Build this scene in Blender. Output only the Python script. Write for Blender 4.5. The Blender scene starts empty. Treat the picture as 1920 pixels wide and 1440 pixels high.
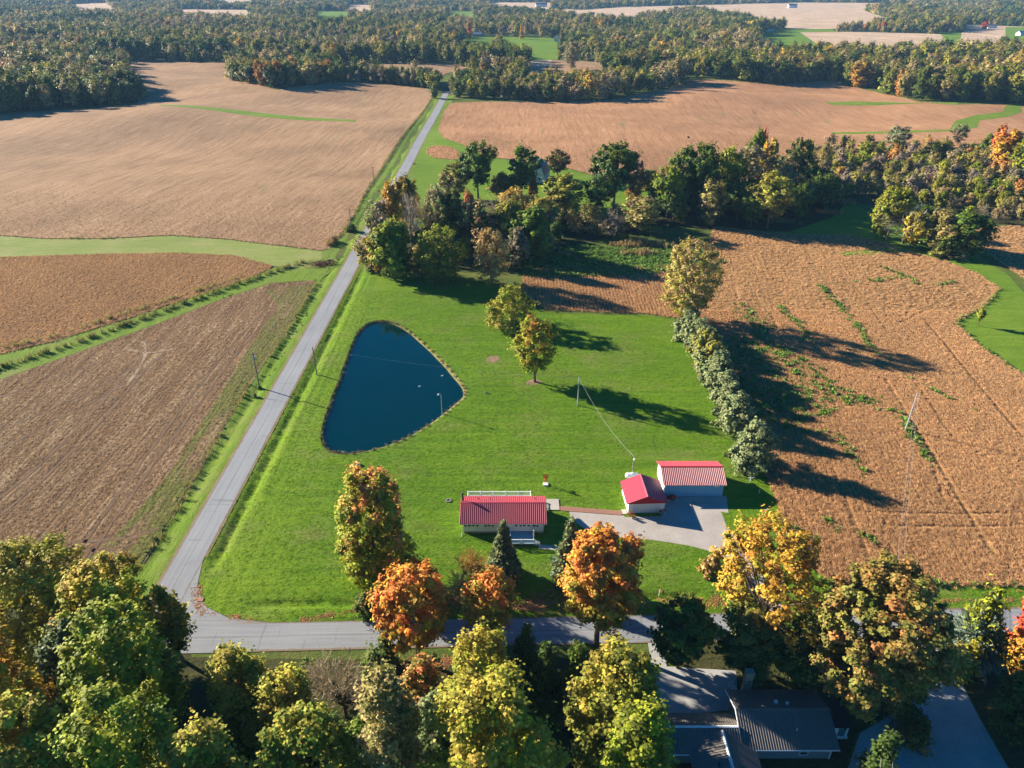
import bpy, bmesh, math, random
import numpy as np
from mathutils import Vector, Matrix
from mathutils.geometry import delaunay_2d_cdt

scene = bpy.context.scene
COL = scene.collection
# ------------------------------------------------------------------ camera, sky, sun, exposure
CAM_H = 85.0
HAZE = 0.000062                   # density of the air
FPX = 1331.0                      # focal length for a 1920 px wide frame
PITCH = math.atan((720 + 48) / FPX)
cam = bpy.data.cameras.new("camera")
cam.sensor_width = 36.0
cam.lens = 36.0 * FPX / 1920.0
cam.clip_start = 1.0
cam.clip_end = 30000.0
camo = bpy.data.objects.new("camera", cam)
camo.location = (0, 0, CAM_H)
camo.rotation_euler = (math.pi / 2 - PITCH, 0, 0)
COL.objects.link(camo)
scene.camera = camo

SUN_EL = math.radians(20.5)
SUN_AZ = math.radians(152.5)      # angle of the direction TO the sun, counter-clockwise from +X
world = bpy.data.worlds.new("World")
scene.world = world
world.use_nodes = True
wn = world.node_tree
sky = wn.nodes.new("ShaderNodeTexSky")
sky.sky_type = 'NISHITA'
sky.sun_disc = False
sky.sun_elevation = SUN_EL
sky.sun_rotation = math.pi / 2 - SUN_AZ
sky.air_density = 1.0
sky.dust_density = 0.1
sky.ozone_density = 6.0
bg = wn.nodes["Background"]
bg.inputs["Strength"].default_value = 0.050
hs_ = wn.nodes.new("ShaderNodeHueSaturation")       # deep clear autumn blue
hs_.inputs["Saturation"].default_value = 1.7
wn.links.new(sky.outputs[0], hs_.inputs["Color"])
wn.links.new(hs_.outputs[0], bg.inputs[0])

sun = bpy.data.lights.new("sun", 'SUN')
sun.energy = 5.0
sun.angle = math.radians(0.5)
sun.color = (1.0, 0.91, 0.74)
suno = bpy.data.objects.new("sun", sun)
sd = Vector((math.cos(SUN_AZ) * math.cos(SUN_EL), math.sin(SUN_AZ) * math.cos(SUN_EL), math.sin(SUN_EL)))
suno.rotation_euler = sd.to_track_quat('Z', 'Y').to_euler()
suno.location = (-100, 100, 200)
COL.objects.link(suno)
scene.view_settings.view_transform = 'Standard'
scene.view_settings.look = 'None'
scene.view_settings.exposure = 1.72
scene.view_settings.gamma = 1.0
scene.view_settings.use_curve_mapping = False
try:
    scene.cycles.max_bounces = 5
    scene.cycles.diffuse_bounces = 2
    scene.cycles.glossy_bounces = 2
    scene.cycles.transmission_bounces = 3
    scene.cycles.volume_bounces = 0
    scene.cycles.transparent_max_bounces = 6
except Exception:
    pass

# ------------------------------------------------------------------ survey helpers
CT, ST = math.cos(PITCH), math.sin(PITCH)


def at(px, py, z=0.0):
    """where the sight line through a pixel of the 1920x1440 photograph meets the level z"""
    x, y = (px - 960) / FPX, -(py - 720) / FPX
    dz = -ST + y * CT
    t = (z - CAM_H) / dz
    return (x * t, (CT + y * ST) * t)


def ats(pts, z=0.0):
    return [at(p[0], p[1], z) for p in pts]


def height_at(px, base_y, top_y):
    gx, gy = at(px, base_y)
    y = -(top_y - 720) / FPX
    return CAM_H + (-ST + y * CT) * gy / (CT + y * ST)


def depth_of(y, z=0.0):
    return y * CT - (z - CAM_H) * ST


def sstep(a, b, v):
    t = np.clip((v - a) / (b - a), 0, 1)
    return t * t * (3 - 2 * t)


def hz(x, y):
    """ground level: flat near the house, roadside ditches, low rolls in the far fields"""
    x = np.asarray(x, float); y = np.asarray(y, float)
    z = -0.5 * np.exp(-((x + 49.3) / 0.95) ** 2) * sstep(84, 90, y) * (1 - sstep(215, 232, y))
    z = z - 0.3 * np.exp(-((x + 60.2) / 0.9) ** 2) * sstep(82, 90, y) * (1 - sstep(560, 600, y))
    z = z - 0.45 * np.exp(-((y - 79.6 - 0.025 * x) / 0.8) ** 2) * sstep(-44, -36, x) * (1 - sstep(28, 32, x))
    a = sstep(230, 420, y) * (1 - sstep(700, 1000, y))
    r = 1.5 * np.sin(x / 61.0 + y / 97.0) * np.sin(y / 43.0 - x / 170.0 + 0.7) + 1.1 * np.sin(y / 27.0 + x / 53.0 + 1.2 * np.sin(x / 80.0)) + 0.7 * np.sin(x / 31.0 - y / 60.0)
    z = z + a * r * (1 - 0.8 * np.exp(-((x + 54.3) / 14.0) ** 2))
    return z


def hz1(x, y):
    return float(hz(x, y))


def in_poly(x, y, poly):
    x = np.asarray(x, float); y = np.asarray(y, float)
    c = np.zeros(x.shape, bool)
    n = len(poly)
    for i in range(n):
        x0, y0 = poly[i]; x1, y1 = poly[(i + 1) % n]
        if y0 == y1:
            continue
        m = ((y0 > y) != (y1 > y)) & (x < (x1 - x0) * (y - y0) / (y1 - y0) + x0)
        c ^= m
    return c


def smooth(poly, k=2):
    for _ in range(k):
        q = []
        for i in range(len(poly)):
            a, b = poly[i], poly[(i + 1) % len(poly)]
            q.append((a[0] * .75 + b[0] * .25, a[1] * .75 + b[1] * .25))
            q.append((a[0] * .25 + b[0] * .75, a[1] * .25 + b[1] * .75))
        poly = q
    return poly


def resample(poly, step, closed=True):
    out = []
    n = len(poly)
    for i in range(n if closed else n - 1):
        a, b = poly[i], poly[(i + 1) % n]
        L = math.hypot(b[0] - a[0], b[1] - a[1])
        k = max(1, int(L / step))
        for j in range(k):
            t = j / k
            out.append((a[0] + (b[0] - a[0]) * t, a[1] + (b[1] - a[1]) * t))
    if not closed:
        out.append(poly[-1])
    return out


# ------------------------------------------------------------------ object helpers
def tag(o, label=None, cat=None, group=None, kind=None):
    for k, v in (("label", label), ("category", cat), ("group", group), ("kind", kind)):
        if v:
            o[k] = v
    return o


def link(name, me, parent=None, loc=None):
    o = bpy.data.objects.new(name, me)
    COL.objects.link(o)
    if parent is not None:
        o.parent = parent
    if loc is not None:
        o.location = loc
    return o


def empty(name, loc, label, cat, group=None, rz=0.0):
    o = bpy.data.objects.new(name, None)
    o.empty_display_size = 0.5
    COL.objects.link(o)
    o.location = loc
    o.rotation_euler = (0, 0, rz)
    return tag(o, label, cat, group)


def quads_mesh(name, V, Q, mat, leaf=None, extra=None):
    """V (n,3), Q (m,4) -> mesh; leaf: per-face rgb stored on corners as a colour attribute"""
    me = bpy.data.meshes.new(name)
    n, m = len(V), len(Q)
    k = Q.shape[1]
    me.vertices.add(n)
    me.vertices.foreach_set("co", np.asarray(V, np.float32).ravel())
    me.loops.add(m * k)
    me.loops.foreach_set("vertex_index", np.asarray(Q, np.int32).ravel())
    me.polygons.add(m)
    me.polygons.foreach_set("loop_start", np.arange(0, m * k, k, dtype=np.int32))
    me.polygons.foreach_set("loop_total", np.full(m, k, np.int32))
    if mat is not None:
        me.materials.append(mat)
    me.update(calc_edges=True)
    if leaf is not None:
        a = me.color_attributes.new("leaf", 'FLOAT_COLOR', 'CORNER')
        c = np.ones((m * k, 4), np.float32)
        c[:, :3] = np.repeat(leaf, k, axis=0)
        a.data.foreach_set("color", c.ravel())
    return me


class MB:
    """collects boxes, prisms and tubes into one mesh"""
    def __init__(self):
        self.v = []; self.f = []

    def add(self, vs, fs):
        b = len(self.v)
        self.v += [tuple(p) for p in vs]
        self.f += [tuple(i + b for i in f) for f in fs]
        return self

    def box(self, x0, x1, y0, y1, z0, z1):
        vs = [(x0, y0, z0), (x1, y0, z0), (x1, y1, z0), (x0, y1, z0), (x0, y0, z1), (x1, y0, z1), (x1, y1, z1), (x0, y1, z1)]
        return self.add(vs, [(3, 2, 1, 0), (4, 5, 6, 7), (0, 1, 5, 4), (1, 2, 6, 5), (2, 3, 7, 6), (3, 0, 4, 7)])

    def slab(self, quad, t):
        """a quad given thickness t along its normal (downwards)"""
        q = [Vector(p) for p in quad]
        n = (q[1] - q[0]).cross(q[3] - q[0]).normalized()
        if n.z < 0:
            n = -n; q = [q[0], q[3], q[2], q[1]]
        lo = [p - n * t for p in q]
        vs = q + lo
        return self.add(vs, [(0, 1, 2, 3), (7, 6, 5, 4), (0, 4, 5, 1), (1, 5, 6, 2), (2, 6, 7, 3), (3, 7, 4, 0)])

    def prism(self, prof, axis, a0, a1):
        """closed profile [(u,z)] extruded along x or y"""
        n = len(prof)
        def pt(u, z, a):
            return (a, u, z) if axis == 'x' else (u, a, z)
        vs = [pt(u, z, a0) for u, z in prof] + [pt(u, z, a1) for u, z in prof]
        fs = [tuple(range(n)), tuple(range(2 * n - 1, n - 1, -1))]
        fs += [(i, (i + 1) % n, n + (i + 1) % n, n + i) for i in range(n)]
        return self.add(vs, fs)

    def tube(self, pts, rad, sides=6, cap=True):
        pts = [Vector(p) for p in pts]
        if not isinstance(rad, (list, tuple)):
            rad = [rad] * len(pts)
        b = len(self.v)
        for i, p in enumerate(pts):
            d = (pts[min(i + 1, len(pts) - 1)] - pts[max(i - 1, 0)]).normalized()
            u = d.cross(Vector((0.31, 0.95, 0.05))).normalized() if abs(d.z) > 0.6 else d.cross(Vector((0, 0, 1))).normalized()
            w = d.cross(u)
            for k in range(sides):
                a = 2 * math.pi * k / sides
                self.v.append(tuple(p + (u * math.cos(a) + w * math.sin(a)) * rad[i]))
        for i in range(len(pts) - 1):
            for k in range(sides):
                k2 = (k + 1) % sides
                self.f.append((b + i * sides + k, b + i * sides + k2, b + (i + 1) * sides + k2, b + (i + 1) * sides + k))
        if cap:
            self.f.append(tuple(b + k for k in range(sides))[::-1])
            e = b + (len(pts) - 1) * sides
            self.f.append(tuple(e + k for k in range(sides)))
        return self

    def mesh(self, name, mat):
        me = bpy.data.meshes.new(name)
        me.from_pydata(self.v, [], self.f)
        bm = bmesh.new(); bm.from_mesh(me)
        bmesh.ops.recalc_face_normals(bm, faces=bm.faces)
        bm.to_mesh(me); bm.free()
        if mat is not None:
            me.materials.append(mat)
        return me

    def obj(self, name, mat, parent=None, loc=None):
        return link(name, self.mesh(name, mat), parent, loc)


# ------------------------------------------------------------------ materials
class NT:
    def __init__(self, name):
        self.m = bpy.data.materials.new(name)
        self.m.use_nodes = True
        self.t = self.m.node_tree
        self.t.nodes.clear()
        self.out = self.t.nodes.new("ShaderNodeOutputMaterial")

    def n(self, typ, **kw):
        nd = self.t.nodes.new(typ)
        for k, v in kw.items():
            if k == "inp":
                for i, val in v.items():
                    if isinstance(val, bpy.types.NodeSocket):
                        self.t.links.new(val, nd.inputs[i])
                    else:
                        nd.inputs[i].default_value = val
            else:
                setattr(nd, k, v)
        return nd

    def pos(self, scale=(1, 1, 1), rotz=0.0, loc=(0, 0, 0)):
        g = self.n("ShaderNodeNewGeometry")
        v = g.outputs["Position"]
        if rotz:
            v = self.n("ShaderNodeMapping", inp={0: v, 2: (0, 0, rotz)}).outputs[0]
        return self.n("ShaderNodeMapping", inp={0: v, 1: loc, 3: scale}).outputs[0]

    def opos(self, scale=(1, 1, 1)):
        g = self.n("ShaderNodeTexCoord")
        mp = self.n("ShaderNodeMapping", inp={0: g.outputs["Object"], 3: scale})
        return mp.outputs[0]

    def noise(self, vec, scale=1.0, detail=4.0, rough=0.55):
        return self.n("ShaderNodeTexNoise", inp={"Vector": vec, "Scale": scale, "Detail": detail, "Roughness": rough}).outputs["Fac"]

    def ramp(self, fac, stops):
        r = self.n("ShaderNodeValToRGB", inp={0: fac})
        el = r.color_ramp.elements
        while len(el) < len(stops):
            el.new(0.5)
        for e, (p, c) in zip(el, stops):
            e.position = p
            e.color = (c, c, c, 1) if isinstance(c, (int, float)) else (*c, 1)
        return r.outputs[0]

    def mix(self, fac, a, b, mode='MIX'):
        nd = self.n("ShaderNodeMix", data_type='RGBA', blend_type=mode)
        for i, v in ((0, fac), (6, a), (7, b)):
            if isinstance(v, bpy.types.NodeSocket):
                self.t.links.new(v, nd.inputs[i])
            else:
                nd.inputs[i].default_value = v if i == 0 else (*v, 1)
        return nd.outputs[2]

    def math(self, op, a, b=0.0, c=0.0):
        return self.n("ShaderNodeMath", operation=op, inp={0: a, 1: b, 2: c}).outputs[0]

    def bump(self, h, strength=0.5, dist=0.1):
        return self.n("ShaderNodeBump", inp={"Height": h, "Strength": strength, "Distance": dist}).outputs[0]

    def bsdf(self, col, rough=0.8, spec=0.3, normal=None, metal=0.0):
        b = self.n("ShaderNodeBsdfPrincipled", inp={"Base Color": col if isinstance(col, bpy.types.NodeSocket) else (*col, 1), "Roughness": rough, "Metallic": metal})
        b.inputs["Specular IOR Level"].default_value = spec
        if normal is not None:
            self.t.links.new(normal, b.inputs["Normal"])
        return b.outputs[0]

    def done(self, shader):
        self.t.links.new(shader, self.out.inputs[0])
        return self.m


def plain(name, col, rough=0.7, spec=0.3, var=0.12, scale=3.0, metal=0.0):
    t = NT(name)
    f = t.noise(t.opos(), scale, 5)
    c = t.mix(f, tuple(v * (1 - var) for v in col), tuple(min(1, v * (1 + var)) for v in col))
    return t.done(t.bsdf(c, rough, spec, None, metal))


def leaf_material():
    """tint / tint2 come from the tree (or the instance), the leaf attribute from each leaf"""
    t = NT("foliage")
    a = t.n("ShaderNodeAttribute", attribute_type='INSTANCER', attribute_name="tint").outputs["Color"]
    b = t.n("ShaderNodeAttribute", attribute_type='INSTANCER', attribute_name="tint2").outputs["Color"]
    lf = t.n("ShaderNodeAttribute", attribute_type='GEOMETRY', attribute_name="leaf").outputs["Color"]
    s = t.n("ShaderNodeSeparateColor", inp={0: lf})
    col = t.mix(s.outputs[1], a, b)
    hue = t.math('MULTIPLY_ADD', s.outputs[2], 0.06, 0.47)
    val = t.math('MULTIPLY_ADD', s.outputs[0], 1.1, 0.45)
    h = t.n("ShaderNodeHueSaturation", inp={"Hue": hue, "Saturation": 1.0, "Value": val, "Color": col})
    d = t.bsdf(h.outputs[0], 0.6, 0.12)
    tr = t.n("ShaderNodeBsdfTranslucent", inp={0: h.outputs[0]})
    mx = t.n("ShaderNodeMixShader", inp={0: 0.24, 1: d, 2: tr.outputs[0]})
    return t.done(mx.outputs[0])


M = {}
M['leaf'] = leaf_material()
M['bark'] = plain("bark", (0.13, 0.10, 0.075), 0.9, 0.1, 0.45, 2.0)
M['pale_bark'] = plain("pale_bark", (0.34, 0.30, 0.26), 0.9, 0.1, 0.3, 2.0)


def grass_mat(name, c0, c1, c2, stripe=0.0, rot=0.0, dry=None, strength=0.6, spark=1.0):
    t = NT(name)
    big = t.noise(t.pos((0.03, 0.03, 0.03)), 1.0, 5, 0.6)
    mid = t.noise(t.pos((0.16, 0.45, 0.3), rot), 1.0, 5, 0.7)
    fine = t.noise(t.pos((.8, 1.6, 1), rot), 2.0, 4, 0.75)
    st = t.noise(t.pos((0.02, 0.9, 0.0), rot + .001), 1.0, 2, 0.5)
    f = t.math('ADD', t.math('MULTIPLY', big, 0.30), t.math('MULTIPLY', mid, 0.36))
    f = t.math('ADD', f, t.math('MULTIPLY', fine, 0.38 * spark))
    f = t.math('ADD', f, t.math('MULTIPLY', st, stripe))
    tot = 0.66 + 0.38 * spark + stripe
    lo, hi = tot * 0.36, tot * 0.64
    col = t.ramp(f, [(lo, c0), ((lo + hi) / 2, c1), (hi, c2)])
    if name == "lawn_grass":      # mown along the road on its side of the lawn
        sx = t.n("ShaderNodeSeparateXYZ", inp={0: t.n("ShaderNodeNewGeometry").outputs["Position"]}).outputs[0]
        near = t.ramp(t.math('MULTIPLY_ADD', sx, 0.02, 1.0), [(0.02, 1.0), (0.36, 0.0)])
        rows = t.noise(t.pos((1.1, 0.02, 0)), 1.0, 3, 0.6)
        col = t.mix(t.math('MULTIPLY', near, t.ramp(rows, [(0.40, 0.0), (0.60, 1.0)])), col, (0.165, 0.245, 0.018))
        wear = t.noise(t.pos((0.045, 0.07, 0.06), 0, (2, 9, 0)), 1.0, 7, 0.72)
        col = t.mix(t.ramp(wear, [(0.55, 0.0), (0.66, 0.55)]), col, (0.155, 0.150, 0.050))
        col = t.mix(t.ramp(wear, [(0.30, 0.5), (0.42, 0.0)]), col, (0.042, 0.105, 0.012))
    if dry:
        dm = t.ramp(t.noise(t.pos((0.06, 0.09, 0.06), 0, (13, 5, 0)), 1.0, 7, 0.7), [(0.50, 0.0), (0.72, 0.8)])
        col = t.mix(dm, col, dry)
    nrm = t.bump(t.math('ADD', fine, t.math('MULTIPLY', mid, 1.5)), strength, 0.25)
    return t.done(t.bsdf(col, 0.9, 0.06, nrm))


def crop_mat(name, c0, c1, c2, rot, row=0.9, weed=None, weed_lo=0.60, strength=0.8, big=0.02):
    """standing or cut crop: colour runs along the rows, patches on top"""
    t = NT(name)
    rows = t.noise(t.pos((1.0 / row, 0.06, 0.3), rot), 1.0, 3, 0.6)
    streak = t.noise(t.pos((0.30, 0.030, 0.1), rot), 1.0, 6, 0.72)
    patch = t.noise(t.pos((big, big, big)), 1.0, 5, 0.6)
    fine = t.noise(t.pos((1, .6, 1)), 1.3, 5, 0.8)
    f = t.math('ADD', t.math('MULTIPLY', rows, 0.3), t.math('MULTIPLY', streak, 0.34))
    f = t.math('ADD', f, t.math('MULTIPLY', fine, 0.42))
    col = t.ramp(f, [(0.40, c0), (0.53, c1), (0.66, c2)])
    pm = t.ramp(patch, [(0.35, 0.84), (0.65, 1.14)])
    col = t.mix(1.0, col, pm, 'MULTIPLY')
    # thin places where the plants lodged
    lod = t.noise(t.pos((0.13, 0.03, 0.1), rot, (3, 17, 0)), 1.0, 6, 0.7)
    col = t.mix(t.ramp(lod, [(0.60, 0.0), (0.70, 0.55)]), col, tuple(v * .62 for v in c0))
    if weed:
        w = t.noise(t.pos((0.07, 0.018, 0.05), rot, (31, 7, 0)), 1.0, 6, 0.7)
        wm = t.ramp(w, [(weed_lo, 0.0), (weed_lo + 0.10, 0.7)])
        col = t.mix(wm, col, weed)
    nrm = t.bump(t.math('ADD', fine, t.math('ADD', t.math('MULTIPLY', rows, 0.8), t.math('MULTIPLY', streak, 1.2))), strength, 0.6)
    return t.done(t.bsdf(col, 0.95, 0.05, nrm))


G0 = (0.044, 0.100, 0.007); G1 = (0.092, 0.175, 0.009); G2 = (0.175, 0.250, 0.016)
M['lawn'] = grass_mat("lawn_grass", G0, G1, G2, 0.22, 0.0, (0.145, 0.175, 0.040), 0.8, 1.2)
M['verge'] = grass_mat("verge_grass", (0.07, 0.13, 0.012), (0.12, 0.19, 0.018), (0.18, 0.24, 0.035), 0.25, math.pi / 2, (0.2, 0.2, 0.06))
M['meadow'] = grass_mat("meadow_grass", (0.13, 0.17, 0.035), (0.19, 0.23, 0.055), (0.26, 0.27, 0.085), 0.25, 0.0, (0.28, 0.25, 0.11))
M['rough'] = grass_mat("rough_grass", (0.045, 0.075, 0.014), (0.085, 0.115, 0.022), (0.15, 0.16, 0.04), 0.0, 0.0, (0.15, 0.12, 0.05), 1.0)
M['farlawn'] = grass_mat("mown_grass", (0.07, 0.135, 0.012), (0.115, 0.19, 0.016), (0.18, 0.245, 0.03), 0.2)
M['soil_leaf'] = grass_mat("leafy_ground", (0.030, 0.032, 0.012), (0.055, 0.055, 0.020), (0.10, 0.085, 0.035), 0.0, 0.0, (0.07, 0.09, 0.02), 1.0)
M['tanfield'] = crop_mat("tan_crop", (0.210, 0.124, 0.067), (0.300, 0.182, 0.101), (0.375, 0.240, 0.142), math.radians(6), 2.0, (0.15, 0.18, 0.06), 0.635, 0.4)
M['midfield'] = crop_mat("dry_crop", (0.20, 0.115, 0.06), (0.33, 0.20, 0.11), (0.45, 0.30, 0.17), math.radians(3), 1.2, (0.10, 0.15, 0.04), 0.70)
M['weedy'] = crop_mat("weedy_stubble", (0.10, 0.062, 0.035), (0.21, 0.14, 0.075), (0.36, 0.27, 0.15), 0.004, 1.1, (0.095, 0.150, 0.016), 0.36, 1.0)
M['cutfield'] = crop_mat("cut_crop", (0.100, 0.058, 0.030), (0.215, 0.132, 0.070), (0.42, 0.31, 0.19), 0.004, 1.1, (0.11, 0.15, 0.03), 0.66, 1.0)
M['soy'] = crop_mat("brown_crop", (0.19, 0.100, 0.042), (0.31, 0.172, 0.072), (0.43, 0.25, 0.115), math.radians(8.6), 0.9, (0.085, 0.14, 0.03), 0.70, 1.0)
M['nefield'] = crop_mat("rust_crop", (0.265, 0.138, 0.068), (0.35, 0.184, 0.094), (0.42, 0.232, 0.130), math.radians(1), 2.2, (0.15, 0.18, 0.075), 0.605, 0.35)
M['farfield'] = crop_mat("pale_crop", (0.38, 0.26, 0.17), (0.47, 0.33, 0.22), (0.55, 0.41, 0.29), 0.6, 4.0)


def road_mat(name, along_x):
    t = NT(name)
    g = t.n("ShaderNodeNewGeometry")
    s = t.n("ShaderNodeSeparateXYZ", inp={0: g.outputs["Position"]})
    if along_x:
        d = t.math('SUBTRACT', s.outputs[1], t.math('MULTIPLY_ADD', s.outputs[0], 0.025, 73.35))
        sc = (0.06, 2.6, 1)
    else:
        d = t.math('ADD', s.outputs[0], 54.25)
        sc = (2.6, 0.06, 1)
    a = t.math('ABSOLUTE', d)
    fine = t.noise(t.pos(), 5.0, 5, 0.7)
    streak = t.noise(t.pos(sc), 1.0, 4, 0.6)
    big = t.noise(t.pos((0.1, 0.1, 0.1)), 1.0, 4)
    f = t.math('ADD', t.math('MULTIPLY', fine, 0.3), t.math('ADD', t.math('MULTIPLY', streak, 0.45), t.math('MULTIPLY', big, 0.25)))
    col = t.ramp(f, [(0.3, (0.14, 0.143, 0.155)), (0.5, (0.215, 0.22, 0.235)), (0.7, (0.28, 0.283, 0.29))])
    tr = t.ramp(a, [(0.0, 0.80), (0.10, 0.86), (0.30, 1.08), (0.55, 1.02), (1.0, 1.0)])
    col = t.mix(1.0, col, tr, 'MULTIPLY')
    patchy = t.noise(t.pos((0.05, 0.7, 1) if not along_x else (0.7, 0.05, 1), 0, (4, 4, 0)), 1.0, 5, 0.7)
    col = t.mix(t.ramp(patchy, [(0.62, 0.0), (0.66, 0.5)]), col, (0.115, 0.118, 0.125))
    edge = t.ramp(t.math('ADD', t.math('MULTIPLY', a, 0.2), t.math('MULTIPLY', t.noise(t.pos((.8, .8, .8)), 1.0, 5, .7), 0.16)), [(0.53, 0.0), (0.58, 1.0)])
    if along_x:
        edge = t.math('MULTIPLY', edge, t.ramp(t.math('MULTIPLY_ADD', s.outputs[0], 0.02, 1.0), [(0.10, 0.0), (0.28, 1.0)]))
    col = t.mix(edge, col, (0.17, 0.13, 0.09))
    return t.done(t.bsdf(col, 0.85, 0.25, t.bump(fine, 0.25, 0.04)))


M['road_ns'] = road_mat("worn_asphalt", False)
M['road_ew'] = road_mat("worn_asphalt_cross", True)


def gravel_mat(name, c0, c1, c2):
    t = NT(name)
    fine = t.noise(t.pos(), 4.5, 6, 0.75)
    big = t.noise(t.pos((0.25, 0.25, 0.25)), 1.0, 5, 0.6)
    f = t.math('ADD', t.math('MULTIPLY', fine, 0.6), t.math('MULTIPLY', big, 0.4))
    return t.done(t.bsdf(t.ramp(f, [(0.3, c0), (0.5, c1), (0.7, c2)]), 0.95, 0.1, t.bump(fine, 0.6, 0.06)))


M['gravel'] = gravel_mat("gravel", (0.24, 0.21, 0.18), (0.35, 0.31, 0.28), (0.47, 0.43, 0.39))
M['darkgravel'] = gravel_mat("stone_drive", (0.24, 0.235, 0.23), (0.35, 0.34, 0.33), (0.46, 0.44, 0.42))
M['concrete'] = gravel_mat("concrete", (0.30, 0.27, 0.24), (0.40, 0.36, 0.31), (0.48, 0.44, 0.38))
M['soil'] = gravel_mat("bare_soil", (0.13, 0.08, 0.05), (0.24, 0.15, 0.10), (0.36, 0.25, 0.17))
M['shoulder'] = gravel_mat("dirt_shoulder", (0.10, 0.085, 0.03), (0.20, 0.15, 0.075), (0.32, 0.26, 0.18))
M['bank'] = gravel_mat("dry_bank", (0.08, 0.085, 0.02), (0.15, 0.14, 0.04), (0.26, 0.21, 0.09))
t = NT("pond_water")
nz = t.math('MULTIPLY', t.noise(t.pos((0.5, 1.3, 1)), 1.6, 4), t.ramp(t.noise(t.pos((0.05, 0.12, 1)), 1.0, 3), [(0.42, 0.15), (0.6, 1.0)]))
M['water'] = t.done(t.bsdf((0.000, 0.016, 0.016), 0.05, 0.5, t.bump(nz, 0.16, 0.06)))


def metal_roof(name, col, rough=0.35):
    t = NT(name)
    n1 = t.noise(t.opos((0.6, 0.6, 0.6)), 1.0, 5, 0.6)
    n2 = t.noise(t.opos((3, 0.4, 3)), 1.0, 4, 0.6)
    c = t.mix(t.math('MULTIPLY', t.math('ADD', n1, n2), 0.5), tuple(v * 0.82 for v in col), tuple(min(1, v * 1.15) for v in col))
    return t.done(t.bsdf(c, rough, 0.5))


M['red_roof'] = metal_roof("red_metal", (0.42, 0.050, 0.080), 0.42)
M['red_wood'] = plain("red_siding", (0.36, 0.012, 0.022), 0.6, 0.3, 0.1, 2)
M['grey_roof'] = metal_roof("grey_metal", (0.135, 0.115, 0.10), 0.45)
M['white'] = plain("white_paint", (0.74, 0.75, 0.74), 0.6, 0.3, 0.07, 1.5)
M['offwhite'] = plain("aged_white_paint", (0.60, 0.62, 0.62), 0.7, 0.25, 0.12, 2.5)
M['wall_grey'] = plain("grey_siding", (0.20, 0.20, 0.20), 0.7, 0.2, 0.1, 2)
M['blue_wall'] = plain("pale_blue_front", (0.20, 0.48, 0.66), 0.65, 0.25, 0.08, 1.5)  # garage front set bluer than its white side walls
M['shade_blue_deck'] = plain("deck_with_blue_shade", (0.14, 0.34, 0.46), 0.7, 0.2, 0.12, 2.0)  # grey boards; the blue cast of open shade is put into their colour
M['track'] = gravel_mat("wheel_track", (0.075, 0.045, 0.028), (0.14, 0.085, 0.05), (0.24, 0.16, 0.10))
M['pale_track'] = gravel_mat("pale_track", (0.18, 0.12, 0.075), (0.27, 0.195, 0.13), (0.36, 0.28, 0.20))
M['dark'] = plain("dark_metal", (0.03, 0.03, 0.035), 0.5, 0.4, 0.2, 4)
M['shutter'] = plain("maroon_paint", (0.14, 0.006, 0.012), 0.5, 0.3, 0.1, 3)
M['glass'] = plain("window_glass", (0.012, 0.018, 0.024), 0.08, 0.6, 0.1, 1)
M['stone'] = gravel_mat("chimney_stone", (0.16, 0.12, 0.09), (0.30, 0.23, 0.17), (0.42, 0.35, 0.28))
M['pole_wood'] = plain("weathered_pole", (0.20, 0.17, 0.145), 0.9, 0.1, 0.3, 3)
M['grey_metal'] = plain("galvanised_metal", (0.42, 0.44, 0.46), 0.45, 0.5, 0.1, 3, 0.3)
M['wire'] = plain("cable", (0.30, 0.30, 0.29), 0.6, 0.3, 0.05, 3)
M['brick'] = plain("red_brick", (0.33, 0.17, 0.12), 0.9, 0.1, 0.3, 3)
M['rock'] = plain("grey_rock", (0.26, 0.25, 0.23), 0.9, 0.1, 0.35, 2)
M['red_paint'] = plain("red_paint", (0.50, 0.04, 0.02), 0.5, 0.4, 0.15, 3)
M['deck'] = plain("grey_deck_paint", (0.34, 0.36, 0.37), 0.7, 0.2, 0.1, 3)
M['blue_roof'] = metal_roof("slate_blue_roof", (0.10, 0.15, 0.20), 0.5)
M['far_roof'] = plain("far_roof", (0.16, 0.15, 0.16), 0.8, 0.2, 0.1, 1)

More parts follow.
